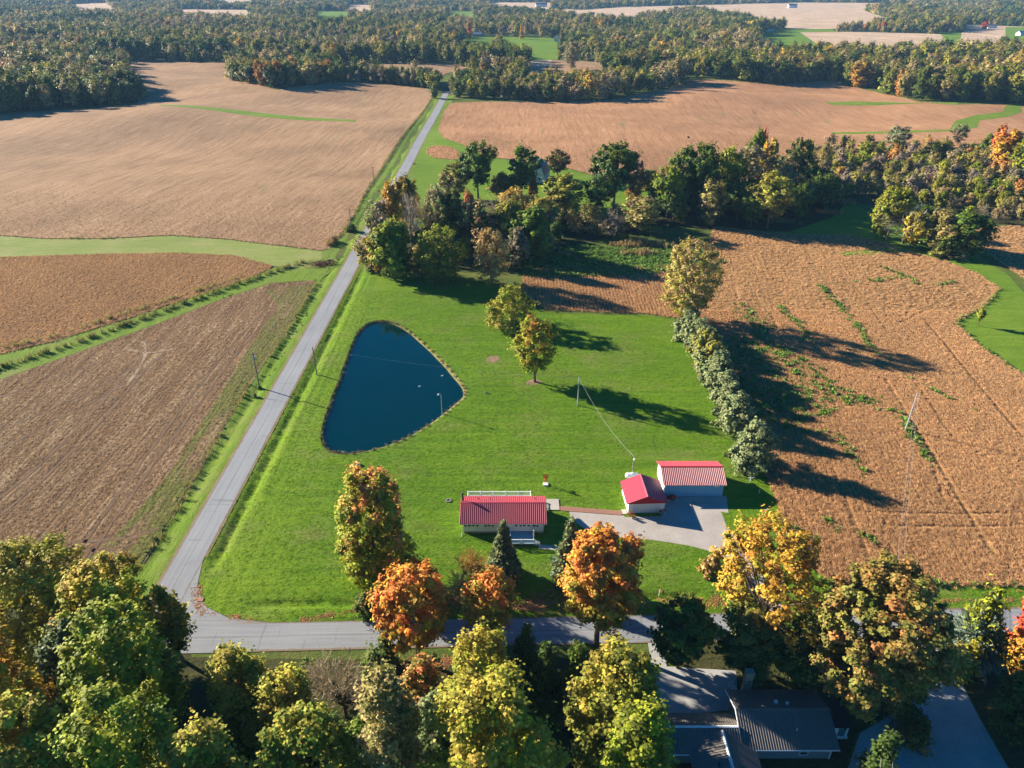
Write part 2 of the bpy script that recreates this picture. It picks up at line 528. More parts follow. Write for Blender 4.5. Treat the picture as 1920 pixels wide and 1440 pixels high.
# ------------------------------------------------------------------ the ground and everything laid on it
def region(name, poly, mat, lift, res=6.0, holes=(), extra=(), bstep=None, zfun=hz, kind="structure", label=None):
    """a sheet over a ground polygon, following the terrain"""
    poly = resample(poly, bstep or res)
    verts = [Vector(p) for p in poly]
    n = len(verts)
    edges = [(i, (i + 1) % n) for i in range(n)]
    for hp in holes:
        b = len(verts)
        verts += [Vector(p) for p in hp]
        edges += [(b + i, b + (i + 1) % len(hp)) for i in range(len(hp))]
    P_ = np.array(poly)
    x0, y0 = P_.min(0); x1, y1 = P_.max(0)
    gx, gy = np.meshgrid(np.arange(x0 + res * .5, x1, res), np.arange(y0 + res * .5, y1, res))
    gx = gx.ravel(); gy = gy.ravel()
    gx = gx + ((np.arange(len(gx)) * 0.618) % 1 - .5) * res * .2
    if len(extra):
        ex = np.array(extra); gx = np.concatenate([gx, ex[:, 0]]); gy = np.concatenate([gy, ex[:, 1]])
    m = in_poly(gx, gy, poly)
    for hp in holes:
        m &= ~in_poly(gx, gy, hp)
    verts += [Vector((a, b)) for a, b in zip(gx[m], gy[m])]
    ov, oe, of, _, _, _ = delaunay_2d_cdt(verts, edges, [list(range(n))], 1, 1e-4)
    V = np.array([(v.x, v.y) for v in ov])
    F = np.array([f for f in of if len(f) == 3])
    c = V[F].mean(1)
    keep = in_poly(c[:, 0], c[:, 1], poly)
    for hp in holes:
        keep &= ~in_poly(c[:, 0], c[:, 1], hp)
    F = F[keep]
    a = V[F]
    ar = (a[:, 1, 0] - a[:, 0, 0]) * (a[:, 2, 1] - a[:, 0, 1]) - (a[:, 2, 0] - a[:, 0, 0]) * (a[:, 1, 1] - a[:, 0, 1])
    F[ar < 0] = F[ar < 0][:, ::-1]
    z = zfun(V[:, 0], V[:, 1]) + lift
    me = quads_mesh(name, np.column_stack([V, z]), F, mat)
    o = link(name, me)
    if kind:
        o["kind"] = kind
    if label:
        o["label"] = label
    return o


POND = smooth(ats([(690, 604), (722, 600), (757, 612), (790, 640), (825, 672), (860, 712), (878, 738), (850, 762), (820, 786), (775, 815), (720, 838), (665, 850), (630, 850), (606, 838), (602, 810), (618, 760), (640, 705), (655, 660), (668, 625)]), 2)
POND_C = np.array(POND).mean(0)
WATER = [tuple(POND_C + (np.array(p) - POND_C) * (1 - 1.0 / np.linalg.norm(np.array(p) - POND_C))) for p in POND]
BEACH = [tuple(POND_C + (np.array(p) - POND_C) * (1 + 0.45 / np.linalg.norm(np.array(p) - POND_C))) for p in POND]

# one base sheet to the horizon
ys = np.concatenate([np.arange(-60, 700, 4.0), 700 + np.cumsum(np.linspace(4, 260, 95))])
xu = np.linspace(-1, 1, 181)
X, Y = np.meshgrid(xu, ys)
X = X * (170 + 0.95 * np.maximum(Y, 0)) * (0.35 + 0.65 * np.abs(X))
X = np.where(np.abs(xu)[None, :] > 0.995, np.sign(xu)[None, :] * (700 + 1.6 * np.maximum(Y, 0)), X)
Zb = hz(X, Y)
Zb = Zb - 1.3 * ((X > -64) & (X < -46) & (Y > 84) & (Y < 232)) - 1.5 * in_poly(X, Y, [tuple(POND_C + (np.array(p) - POND_C) * 1.12) for p in POND])
Zb = Zb - 0.9 * ((X > -50) & (X < 34) & (np.abs(Y - 79.4) < 4))
nr, nc = X.shape
idx = np.arange(nr * nc).reshape(nr, nc)
Q = np.stack([idx[:-1, :-1], idx[:-1, 1:], idx[1:, 1:], idx[1:, :-1]], -1).reshape(-1, 4)
ground = link("ground", quads_mesh("ground", np.stack([X, Y, Zb], -1).reshape(-1, 3), Q, M['rough']))
ground["kind"] = "structure"

# mown lawn round the pond and house
FIELD_W = ats([(1300, 605), (1318, 640), (1340, 700), (1370, 770), (1408, 845), (1432, 880), (1452, 925), (1478, 1005), (1500, 1045), (1560, 1093), (1660, 1097), (1925, 1099)])
NORTH = ats([(692, 500), (740, 506), (800, 512), (870, 520), (930, 535), (980, 565), (1020, 585), (1120, 590), (1215, 592)])
LAWN = [(-51.75, 233.0)] + NORTH[0:] + FIELD_W + [(150, 84), (150, 79.4), (100, 78.0), (60, 77.2), (0, 75.9), (-36.5, 75.1), (-43, 75.9), (-47.5, 78.2), (-50.5, 82.5), (-51.75, 88.0)]
ex = [(x, y) for y in np.arange(78, 233, 2.2) for x in (-51.3, -50.7, -50.2, -49.7, -49.3, -48.9, -48.4, -47.8, -47.1)]
ex += [(x, 79.6 + 0.025 * x + d) for x in np.arange(-46, 32, 2.0) for d in (-1.6, -1.1, -.7, -.35, 0, .35, .7, 1.1, 1.6)]
ex += [(p[0], p[1]) for k in (1.06, 1.14) for p in [tuple(POND_C + (np.array(q) - POND_C) * k) for q in POND]]
region("lawn", LAWN, M['lawn'], 0.030, 3.0, holes=[BEACH], extra=ex, bstep=2.0)
# pond
nP = len(POND)
bv = [(p[0], p[1], 0.035) for p in BEACH] + [(p[0], p[1], 0.02 - 0.12 * (1 + math.sin(i * 1.7) * .5)) for i, p in enumerate(POND)] + [(p[0] , p[1], -0.75) for p in WATER]
bf = [(i, (i + 1) % nP, nP + (i + 1) % nP, nP + i) for i in range(nP)] + [(nP + i, nP + (i + 1) % nP, 2 * nP + (i + 1) % nP, 2 * nP + i) for i in range(nP)]
MB().add(bv, bf).obj("pond_bank", M['bank'])["kind"] = "structure"
region("pond_water", [tuple(POND_C + (np.array(p) - POND_C) * 0.999) for p in POND], M['water'], -0.42, 8.0, zfun=lambda x, y: np.zeros_like(x), bstep=1.0)

# roads
region("country_road", [(-56.9, 77), (-51.7, 77), (-51.7, 300), (-51.7, 640), (-56.9, 640), (-56.9, 300)], M['road_ns'], 0.074, 4.0, bstep=4.0)
ew = [(-56.9, 69.1), (-30, 69.85), (0, 70.7), (75, 72.6), (190, 75.4), (190, 81.0), (75, 78.0), (0, 75.9), (-36.5, 75.0), (-43, 75.8), (-47.5, 78.1), (-50.5, 82.4), (-51.7, 88.0), (-56.9, 88.0)]
region("side_road", ew, M['road_ew'], 0.068, 4.0, bstep=3.0)
# verges west of the country road
WV = [(-57.0, 74.0), (-57.0, 300), (-57.0, 612), (-62.5, 612), (-63.6, 400), (-64.5, 300), (-66, 250), (-68, 238), (-66, 215), (-63.5, 190), (-63.5, 140), (-64.5, 110), (-67.5, 74)]
exv = [(x, y) for y in np.arange(75, 610, 3.0) for x in (-57.6, -58.3, -59.0, -59.6, -60.2, -60.8, -61.4, -62.1)]
region("road_verge", WV, M['verge'], 0.026, 4.0, extra=exv, bstep=3.0)
region("road_verge", [(-51.6, 233), (-51.6, 612), (-46.5, 612), (-45.0, 420), (-44.0, 330), (-43.0, 233)], M['verge'], 0.028, 4.0, bstep=4.0)

# fields
F_TAN = ats([(-140, 447), (0, 441), (80, 447), (200, 447), (320, 441), (420, 448), (520, 460), (604, 470), (622, 463), (640, 440), (664, 405), (690, 350), (722, 300), (768, 240), (815, 178), (803, 168), (700, 158), (620, 162), (520, 172), (435, 150), (425, 120), (235, 113), (245, 160), (262, 185), (245, 202), (130, 209), (-140, 220)])
F_MID = ats([(-140, 488), (0, 483), (200, 477), (330, 475), (440, 480), (512, 500), (470, 520), (380, 550), (250, 594), (100, 640), (0, 664), (-140, 705)])
F_CUT = ats([(-140, 760), (0, 713), (150, 660), (300, 606), (420, 560), (510, 531), (592, 526), (580, 555), (545, 608), (470, 720), (400, 838), (340, 945), (270, 1056), (60, 1075), (-140, 1085)])
F_SOY = [at(1340, 425)] + ats([(1400, 432), (1480, 440), (1580, 441), (1620, 448), (1665, 458), (1680, 467), (1770, 489), (1830, 513), (1872, 540), (1842, 575), (1790, 603), (1830, 645), (1880, 678), (1925, 708), (2120, 830), (2400, 1100)]) + FIELD_W[::-1] + ats([(1328, 500), (1332, 450)])
F_NOOK = ats([(985, 508), (1060, 498), (1150, 500), (1225, 500), (1327, 492), (1324, 560), (1296, 600), (1215, 588), (1120, 585), (1022, 580), (978, 548)])
F_NE = ats([(845, 194), (1000, 191), (1180, 185), (1250, 170), (1290, 148), (1440, 156), (1560, 150), (1640, 166), (1720, 196), (1800, 203), (1980, 205), (1990, 255), (1850, 275), (1700, 300), (1560, 305), (1480, 290), (1350, 300), (1250, 330), (1180, 342), (1130, 335), (1060, 318), (960, 303), (915, 298), (868, 275), (832, 262), (822, 245), (832, 210)])
F_SE = ats([(1830, 430), (1990, 420), (2000, 530), (1925, 525), (1880, 495), (1845, 470), (1828, 450)])
F_PATCH = smooth(ats([(803, 275), (845, 278), (862, 290), (864, 297), (855, 301), (800, 294)]), 1)
region("tan_crop_field", F_TAN, M['tanfield'], 0.13, 7.0)
region("dry_crop_field", F_MID, M['midfield'], 0.036, 8.0)
region("cut_crop_field", F_CUT, M['cutfield'], 0.036, 6.0)
region("weedy_strip", ats([(500, 545), (588, 532), (574, 560), (541, 608), (466, 720), (396, 838), (336, 945), (266, 1056), (150, 1064), (235, 985), (325, 880), (398, 762), (450, 680), (495, 612), (520, 575)]), M['weedy'], 0.058, 5.0)
region("brown_crop_field", F_SOY, M['soy'], 0.040, 6.0)
region("brown_crop_field", F_NOOK, M['soy'], 0.040, 6.0)
region("rust_crop_field", F_NE, M['nefield'], 0.13, 7.0)
region("brown_crop_field", F_SE, M['soy'], 0.036, 8.0)
region("brown_crop_field", F_PATCH, M['nefield'], 0.066, 4.0)
# grass strips between and in the fields
region("grass_strip", ats([(-140, 448), (0, 442), (80, 448), (200, 448), (320, 442), (420, 449), (520, 461), (604, 471), (600, 500), (560, 502), (512, 499), (440, 479), (330, 474), (200, 476), (0, 482), (-140, 487)]), M['meadow'], 0.031, 6.0)
region("grass_strip", ats([(-140, 706), (0, 665), (100, 641), (250, 595), (380, 551), (470, 521), (515, 501), (560, 503), (625, 480), (640, 495), (600, 524), (510, 530), (420, 559), (300, 605), (150, 659), (0, 712), (-140, 759)]), M['verge'], 0.029, 6.0)
region("grass_strip", ats([(300, 199), (352, 202), (420, 208), (500, 215), (580, 223), (668, 228), (668, 232), (580, 230), (480, 222), (400, 213), (300, 202)]), M['farlawn'], 0.17, 7.0)
region("grass_strip", ats([(238, 165), (268, 165), (280, 172), (262, 178), (240, 178)]), M['verge'], 0.17, 7.0)
region("grass_strip", ats([(1560, 243), (1640, 244), (1780, 245), (1790, 228), (1830, 219), (1878, 215), (1885, 203), (1912, 202), (1914, 215), (1890, 222), (1835, 228), (1832, 240), (1800, 248), (1700, 250), (1560, 248)]), M['verge'], 0.17, 7.0)
region("grass_strip", ats([(1545, 193), (1600, 191), (1720, 198), (1800, 204), (1790, 199), (1740, 199), (1640, 199), (1560, 197)]), M['verge'], 0.17, 7.0)
region("grass_strip", ats([(1572, 474), (1660, 465), (1700, 466), (1745, 478), (1690, 474), (1582, 480)]), M['farlawn'], 0.066, 6.0)
region("grass_strip", ats([(1250, 405), (1340, 424), (1400, 431), (1480, 439), (1580, 440), (1620, 447), (1680, 466), (1770, 488), (1830, 512), (1873, 540), (1843, 576), (1792, 603), (1832, 645), (1882, 678), (1930, 710), (2100, 800), (2050, 640), (1925, 555), (1890, 515), (1840, 486), (1830, 470), (1620, 395), (1590, 375), (1560, 410), (1400, 415), (1300, 392)]), M['farlawn'], 0.030, 6.0)
region("grass_strip", ats([(700, 430), (740, 345), (770, 310), (800, 270), (822, 205), (832, 190), (834, 200), (824, 245), (834, 261), (870, 275), (916, 299), (960, 304), (1060, 319), (1130, 336), (1180, 343), (1260, 375), (1240, 430), (1000, 440)]), M['farlawn'], 0.034, 6.0)
region("grass_strip", ats([(960, 470), (1000, 455), (1100, 450), (1220, 440), (1300, 425), (1330, 450), (1225, 513), (1150, 507), (1060, 504), (985, 512)]), M['rough'], 0.032, 6.0)
# far openings among the woods: fields and lawns
CLEAR = []


def opening(pts, m, ext=27.0):
    # the trees in front of an opening hide its near part: the ground is open further towards us
    mid_y = (min(q[1] for q in pts) + max(q[1] for q in pts)) / 2
    def low(q):
        if q[1] <= mid_y:
            return q
        g = at(*q)
        return (q[0], q[1] + ext * FPX / g[1])
    p = ats(pts)
    CLEAR.append(ats([low(q) for q in pts]))
    p = CLEAR[-1] if m else p
    if m:
        xs = [q[0] for q in p]; yy = [q[1] for q in p]
        region("far_field", p, M[m], 0.16 + .03 * len(CLEAR), max(10.0, (max(xs) - min(xs)) / 50, (max(yy) - min(yy)) / 60))


CLEAR += [F_TAN, F_NE, ats([(-200, 445), (-200, 219), (700, 219), (835, 190), (2300, 210), (2300, 445)])]
opening([(612, 122), (640, 117), (740, 122), (850, 121), (905, 125), (900, 132), (870, 132), (838, 138), (815, 148), (700, 150), (630, 152), (612, 140)], 'tanfield', 0.0)
opening([(1000, 111), (1060, 113), (1128, 117), (1140, 125), (1100, 130), (1040, 126), (985, 122)], 'tanfield')
opening([(948, 84), (1030, 85), (1035, 91), (980, 94), (948, 91)], 'farfield')
opening([(868, 68), (940, 69), (1045, 72), (1046, 80), (1000, 82), (930, 82), (880, 80), (866, 75)], 'farlawn')
opening([(715, 80), (770, 81), (768, 86), (715, 85)], 'farfield')
opening([(1425, 62), (1500, 51), (1560, 54), (1600, 66), (1560, 74), (1450, 77), (1420, 70)], 'farlawn')
opening([(1500, 61), (1600, 60), (1720, 63), (1800, 66), (1890, 70), (1840, 78), (1760, 76), (1600, 77), (1560, 73)], 'farfield')
opening([(1760, 61), (1830, 63), (1960, 64), (1960, 72), (1890, 70), (1790, 67)], 'farlawn')
opening([(1805, 46), (1850, 48), (1960, 52), (1960, 61), (1860, 60), (1800, 57)], 'farfield')
opening([(1885, 51), (1990, 52), (1990, 60), (1885, 57)], 'farlawn')
opening([(916, 15), (1000, 15), (1090, 19), (1170, 13), (1290, 10), (1500, 5), (1680, 6), (1690, 13), (1620, 20), (1690, 26), (1610, 34), (1500, 35), (1420, 31), (1300, 19), (1170, 25), (1080, 22), (990, 19), (915, 18)], 'farfield')
opening([(920, 5), (1040, 5), (1030, 10), (920, 10)], 'farfield')
opening([(332, 18), (470, 19), (468, 26), (345, 24)], 'farfield')
opening([(135, 8), (205, 5), (220, 12), (145, 13)], 'farfield')
opening([(652, 9), (702, 10), (702, 15), (652, 14)], 'farfield')
opening([(405, -5), (480, -3), (480, 2), (405, 1)], 'farfield')
opening([(590, 22), (655, 21), (655, 27), (590, 28)], 'farlawn')
opening([(838, 22), (890, 22), (890, 26), (838, 26)], 'farlawn')
CLEAR.append(ats([(800, 120), (835, 190), (850, 190), (845, 120), (838, 100), (830, 100)]))   # the road's line through the trees

# drives, paths and paved yards
DRIVE = ats([(1066, 956), (1085, 956), (1165, 964), (1172, 970), (1240, 968), (1244, 932), (1362, 930), (1366, 962), (1352, 960), (1362, 985), (1385, 1015), (1415, 1060), (1470, 1140), (1480, 1160), (1425, 1160), (1390, 1070), (1345, 1037), (1290, 1023), (1220, 1012), (1150, 1008), (1110, 1000), (1070, 975)])
region("gravel_driveway", DRIVE, M['gravel'], 0.050, 3.0, bstep=1.0)
region("concrete_apron", ats([(1246, 930), (1362, 930), (1364, 941), (1246, 943)]), M['concrete'], 0.075, 3.0)
region("patio", [(6.4, 101.0), (8.7, 101.0), (8.7, 104.1), (6.4, 104.1)], M['concrete'], 0.16, 3.0)
region("front_walk", [(4.6, 90.9), (7.6, 90.6), (7.6, 91.7), (4.6, 92.0)], M['concrete'], 0.06, 3.0)
region("stone_driveway", ats([(1712, 1193), (1762, 1192), (1772, 1225), (1795, 1265), (1835, 1345), (1890, 1440), (1960, 1560), (1560, 1560), (1590, 1440), (1612, 1375), (1680, 1335), (1722, 1285), (1730, 1240)]), M['darkgravel'], 0.055, 3.0, bstep=1.5)
region("stone_driveway", ats([(1212, 1190), (1245, 1190), (1250, 1250), (1380, 1258), (1385, 1330), (1290, 1340), (1235, 1350), (1230, 1440), (1225, 1560), (1150, 1560), (1190, 1440), (1222, 1300), (1222, 1250)]), M['darkgravel'], 0.055, 3.0, bstep=1.5)
region("planting_bed", smooth(ats([(1660, 1375), (1672, 1345), (1715, 1335), (1728, 1365), (1715, 1395), (1680, 1395)])), M['soil'], 0.09, 2.0, bstep=.7)
region("soil_ring", smooth(ats([(912, 670), (930, 666), (940, 673), (928, 681), (913, 679)]), 1), M['soil'], 0.045, 2.0, bstep=.6)
region("soil_ring", smooth(ats([(985, 715), (1005, 710), (1018, 716), (1005, 722), (988, 722)]), 1), M['soil'], 0.045, 2.0, bstep=.6)
region("soil_ring", ats([(1296, 682), (1304, 682), (1322, 708), (1318, 714)]), M['soil'], 0.045, 2.0, bstep=1)

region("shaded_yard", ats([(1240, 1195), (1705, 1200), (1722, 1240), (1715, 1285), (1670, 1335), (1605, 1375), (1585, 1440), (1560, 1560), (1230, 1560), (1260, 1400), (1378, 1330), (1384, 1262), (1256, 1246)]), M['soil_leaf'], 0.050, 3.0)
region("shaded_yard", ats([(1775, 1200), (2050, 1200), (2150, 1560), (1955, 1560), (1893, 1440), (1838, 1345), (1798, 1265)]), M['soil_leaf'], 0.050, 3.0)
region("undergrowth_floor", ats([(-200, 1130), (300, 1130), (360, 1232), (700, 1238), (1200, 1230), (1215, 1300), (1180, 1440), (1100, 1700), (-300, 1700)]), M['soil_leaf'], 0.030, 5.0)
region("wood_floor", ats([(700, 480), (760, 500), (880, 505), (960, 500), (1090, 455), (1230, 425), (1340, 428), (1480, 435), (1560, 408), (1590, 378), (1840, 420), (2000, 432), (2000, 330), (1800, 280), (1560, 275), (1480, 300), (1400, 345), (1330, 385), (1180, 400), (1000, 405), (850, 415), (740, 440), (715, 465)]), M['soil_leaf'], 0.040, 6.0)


# wheel tracks and turns left in the fields
def ribbon(name, pts, w, mat, lift):
    p = np.array(resample(ats(smooth_line(pts)), 1.5, False))
    d = np.gradient(p, axis=0); d = d / np.linalg.norm(d, axis=1, keepdims=True)
    nrm = np.column_stack([-d[:, 1], d[:, 0]])
    wv = w * (.75 + .35 * np.sin(np.arange(len(p)) * .9) * np.sin(np.arange(len(p)) * .37 + 1))
    a, b = p + nrm * wv[:, None] * .5, p - nrm * wv[:, None] * .5
    V = np.concatenate([np.column_stack([a, hz(a[:, 0], a[:, 1]) + lift]), np.column_stack([b, hz(b[:, 0], b[:, 1]) + lift])])
    n = len(p); i = np.arange(n - 1)
    o = link(name, quads_mesh(name, V, np.column_stack([i, i + n, i + n + 1, i + 1])[:, ::-1].copy(), mat))
    o["kind"] = "structure"
    return p


def smooth_line(p, k=2):
    for _ in range(k):
        q = [p[0]]
        for a, b in zip(p[:-1], p[1:]):
            q += [(a[0] * .75 + b[0] * .25, a[1] * .75 + b[1] * .25), (a[0] * .25 + b[0] * .75, a[1] * .25 + b[1] * .75)]
        p = q + [p[-1]]
    return p


CUT_TR = [[(505, 575), (430, 650), (345, 760), (240, 900), (140, 1045)], [(520, 578), (448, 655), (365, 768), (262, 905), (165, 1048)], [(300, 640), (250, 690), (120, 760), (-60, 830)], [(320, 655), (262, 700), (140, 775), (-60, 870)],
          [(270, 665), (200, 745), (90, 860), (-30, 960)], [(290, 672), (222, 755), (112, 872), (-20, 985)], [(-60, 1015), (100, 1018), (230, 1012), (300, 990)], [(-60, 1035), (100, 1036), (220, 1030)], [(180, 680), (90, 715), (-60, 765)]]
TRACKS = []
for i, q in enumerate(CUT_TR):
    TRACKS.append(ribbon("wheel_track", q, .9, M['track'], .075 + .004 * (i % 3)))
for i, q in enumerate([[(268, 640), (276, 662), (262, 690), (240, 720)], [(240, 655), (275, 664), (330, 655)]]):
    ribbon("wheel_track", q, 1.1, M['pale_track'], .09 + .004 * i)
SOY_TR = [[(1660, 560), (1655, 590), (1680, 610), (1720, 590), (1800, 545), (1850, 525)], [(1690, 575), (1685, 598), (1706, 612)], [(1700, 580), (1698, 600), (1716, 606)], [(1370, 520), (1380, 500), (1420, 488), (1480, 485)], [(1400, 520), (1420, 560), (1450, 600), (1490, 650)],
          [(1700, 700), (1745, 760), (1790, 830), (1830, 850)], [(1745, 870), (1765, 930), (1780, 960)], [(1560, 480), (1600, 530), (1660, 620)], [(1600, 960), (1780, 965), (1925, 962)], [(1640, 985), (1800, 990), (1925, 985)], [(1360, 480), (1345, 520), (1360, 540)]]
CUTL = np.concatenate([np.array(resample(ats(smooth_line(q)), .6, False)) for q in CUT_TR])
SOYL = np.concatenate([np.array(resample(ats(smooth_line(q)), .6, False)) for q in SOY_TR])

region("road_shoulder", [(-51.85, 89), (-51.85, 600), (-51.35, 600), (-51.25, 300), (-51.3, 89)], M['shoulder'], 0.064, 3.0, bstep=3.0)
region("road_shoulder", [(-57.25, 78), (-57.25, 600), (-56.75, 600), (-56.75, 78)], M['shoulder'], 0.064, 3.0, bstep=3.0)

# ------------------------------------------------------------------ trees
def unit(v):
    return v / np.maximum(np.linalg.norm(v, axis=-1, keepdims=True), 1e-6)


def profile(style, t):
    if style == 'round':
        return np.clip((t + .10), 0, 1) ** .55 * np.clip(1 - t, 0, 1) ** .42 * 1.42
    if style == 'oak':
        return np.clip(t, 0, 1) ** .45 * np.clip(1 - t, 0, 1) ** .38 * 1.75
    if style == 'tall':
        return (np.sin(np.pi * np.clip(t * .86 + .10, 0, 1))) ** .45
    if style == 'vase':
        return np.clip(t + .05, 0, 1) ** .6 * np.clip(1.02 - t, 0, 1) ** .36 * 1.6
    if style == 'cone':
        return np.clip(1 - t, 0, 1) ** .85 * .97 + .03
    if style == 'bush':
        return np.clip(1 - t ** 2.2, 0, 1) ** .5
    return np.clip(t + .1, 0, 1) ** .5 * np.clip(1 - t, 0, 1) ** .4 * 1.45


def make_tree(name, seed, h, w, style='round', base=.22, clumps=60, leaves=120, leaf=.35, spread=1.0, autumn=(.5, .25), trunk_r=None, limbs=7, fill=.45, twiggy=0.0, bark='bark', ruffle=.36):
    """-> (crown mesh, trunk mesh), origin at the foot. autumn: (how much of the crown turns, how strongly it favours the top)"""
    r = np.random.default_rng(seed)
    zb = h * base
    H = h - zb
    # uneven outline: lobes by direction and level
    la = r.uniform(0, 6.28, 8); lk = r.integers(1, 5, 8); lz = r.uniform(1, 6, 8); lw = r.uniform(.03, .12, 8)
    def lobe(a, t):
        return 1 + sum(lw[i] * np.sin(lk[i] * a + lz[i] * t * 2 + la[i]) for i in range(8)) * (0.8 if style != 'cone' else .3)
    n = clumps
    t = r.uniform(0, 1, n * 4)
    keep = r.uniform(0, 1.15, n * 4) < profile(style, t) + .12
    t = t[keep][:n]; n = len(t)
    a = r.uniform(0, 2 * math.pi, n)
    rad = profile(style, t) * w * .5 * lobe(a, t)
    q = r.uniform(0, 1, n) ** fill
    q = np.where(r.random(n) < .78, .62 + .38 * q, q)
    cs = .98 * math.sqrt(w * H / clumps) * spread
    rr = np.maximum(rad * q - cs * .70, 0)
    C = np.column_stack([rr * np.cos(a), rr * np.sin(a), zb + cs * .3 + t * np.maximum(H - cs * 1.15, H * .5)])
    C += r.normal(0, cs * .22, C.shape)
    core = np.array([0, 0, zb + H * .35])
    out = unit(C - core + np.array([0, 0, H * .12]))
    cl_b = r.normal(0, .16, n)
    cl_a = np.clip(autumn[0] + autumn[1] * (t - .5) * 2 + r.normal(0, .27, n), 0, 1)
    k = leaves
    sz = np.exp(r.normal(0, .28, n))
    off = r.normal(0, 1, (n, k, 3))
    off = unit(off) * (r.uniform(0, 1, (n, k, 1)) ** .6) * cs * .82 * sz[:, None, None]
    off = np.where(r.random((n, k, 1)) < .16, off * 1.4, off)
    # each clump is a spray, longer along its own bough
    along = (off * out[:, None, :]).sum(-1, keepdims=True)
    off = off + out[:, None, :] * along * (.85 if style != 'cone' else 1.1)
    off[..., 2] *= (.72 if style != 'tall' else .95)
    Pp = (C[:, None, :] + off).reshape(-1, 3)
    ok = Pp[:, 2] > .15
    o2 = np.repeat(out, k, axis=0)
    nrm = unit(o2 * .55 + unit(off.reshape(-1, 3)) * .45 + np.array([0, 0, .30]) + r.normal(0, ruffle, Pp.shape))
    u = np.cross(nrm, r.normal(0, 1, Pp.shape)); u = unit(u)
    if style == 'cone':
        u = unit(o2 + np.array([0, 0, -.25]) + r.normal(0, .35, Pp.shape)); nrm = unit(nrm - u * (nrm * u).sum(-1, keepdims=True))
    v = np.cross(nrm, u)
    s = leaf * np.exp(r.normal(0, .22, len(Pp)))[:, None]
    asp = .46 if style != 'cone' else .20
    fold = nrm * s * .10
    V = np.stack([Pp - u * s * .5, Pp - v * s * asp + fold, Pp + u * s * .5, Pp + v * s * asp + fold], 1)[ok]
    m = len(V)
    lf = np.empty((n * k, 3), np.float32)
    lf[:, 0] = np.clip(.5 + np.repeat(cl_b, k) + r.normal(0, .15, n * k), 0, 1)
    q = np.clip((np.repeat(cl_a, k) + r.normal(0, .20, n * k) - .28) / .44, 0, 1)
    lf[:, 1] = q * q * (3 - 2 * q)
    lf[:, 2] = np.clip(.5 + np.repeat(r.normal(0, .2, n), k) + r.normal(0, .12, n * k), 0, 1)
    crown = quads_mesh(name + "_crown", V.reshape(-1, 3), np.arange(m * 4).reshape(m, 4), M['leaf'], lf[ok])
    # trunk, limbs to some of the clumps
    tb = MB()
    tr = trunk_r or max(.10, h * .017)
    top = zb + H * (.8 if style in ('cone', 'tall') else .55)
    b1 = r.normal(0, .02 * h, 2)
    stem = [(0, 0, -.3), (b1[0] * .3, b1[1] * .3, zb * .6 + .2), (b1[0] * .7, b1[1] * .7, zb + H * .15), (b1[0], b1[1], top)]
    tb.tube(stem, [tr * 1.25, tr, tr * .8, tr * .2], 7)
    order = np.argsort(-(rr + r.uniform(0, w * .2, n)))[:limbs]
    for i in order:
        z0 = zb * .7 + (C[i][2] - zb) * r.uniform(.15, .5) + .2
        z0 = min(z0, C[i][2] - .1 * h) if C[i][2] - .1 * h > zb * .6 else zb * .8
        f = min(1, max(0, z0 / max(top, .1)))
        p0 = Vector((b1[0] * f, b1[1] * f, z0)); p1 = Vector(C[i])
        pm = p0.lerp(p1, .5) + Vector((0, 0, -.04 * h * r.uniform(-.3, 1)))
        tb.tube([p0, pm, p1], [tr * .45, tr * .28, tr * .07], 5, False)
        for _ in range(int(twiggy)):
            e = p1 + Vector(r.normal(0, cs * 1.1, 3)) + Vector(out[i]) * cs
            tb.tube([pm.lerp(p1, r.uniform(.2, .9)), e], [tr * .12, tr * .03], 3, False)
    trunk = tb.mesh(name + "_trunk", M[bark])
    return crown, trunk


def make_bare(name, seed, h, w, n=40, bark='bark', leafy=0):
    """leafless tree: trunk forking into boughs and a haze of twigs (the twigs are the crown)"""
    r = np.random.default_rng(seed)
    tb = MB(); tr = h * .02
    tb.tube([(0, 0, -.3), (r.normal(0, .1), r.normal(0, .1), h * .3), (r.normal(0, .3), r.normal(0, .3), h * .62)], [tr, tr * .7, tr * .15], 6)
    V = []
    for i in range(n):
        a = r.uniform(0, 6.28); e = r.uniform(.25, 1.35)
        L = h * r.uniform(.45, .72)
        z0 = h * r.uniform(.08, .5)
        d = np.array([math.cos(a) * math.cos(e) * w / h * 1.3, math.sin(a) * math.cos(e) * w / h * 1.3, math.sin(e)])
        p0 = np.array([0, 0, z0]); p1 = p0 + d * L * (1 - z0 / h * .55)
        mid = (p0 + p1) / 2 + r.normal(0, .04 * h, 3)
        if i < 12:
            tb.tube([p0, mid, p1], [tr * .4, tr * .22, tr * .05], 4, False)
        for j in range(26):
            f = r.uniform(.3, 1)
            q0 = p0 * (1 - f) + p1 * f + (mid - (p0 + p1) / 2) * (1 - abs(2 * f - 1))
            q1 = q0 + (d * .6 + r.normal(0, .5, 3)) * h * r.uniform(.05, .13)
            wv = np.cross(q1 - q0, r.normal(0, 1, 3)); wv = wv / (np.linalg.norm(wv) + 1e-6) * h * .0042
            V.append([q0 - wv, q0 + wv, q1 + wv * .4, q1 - wv * .4])
    V = np.array(V); m = len(V)
    lf = np.clip(r.normal(.5, .15, (m, 3)), 0, 1)
    crown = quads_mesh(name + "_twigs", V.reshape(-1, 3), np.arange(m * 4).reshape(m, 4), M['leaf'], lf)
    return crown, tb.mesh(name + "_trunk", M[bark])


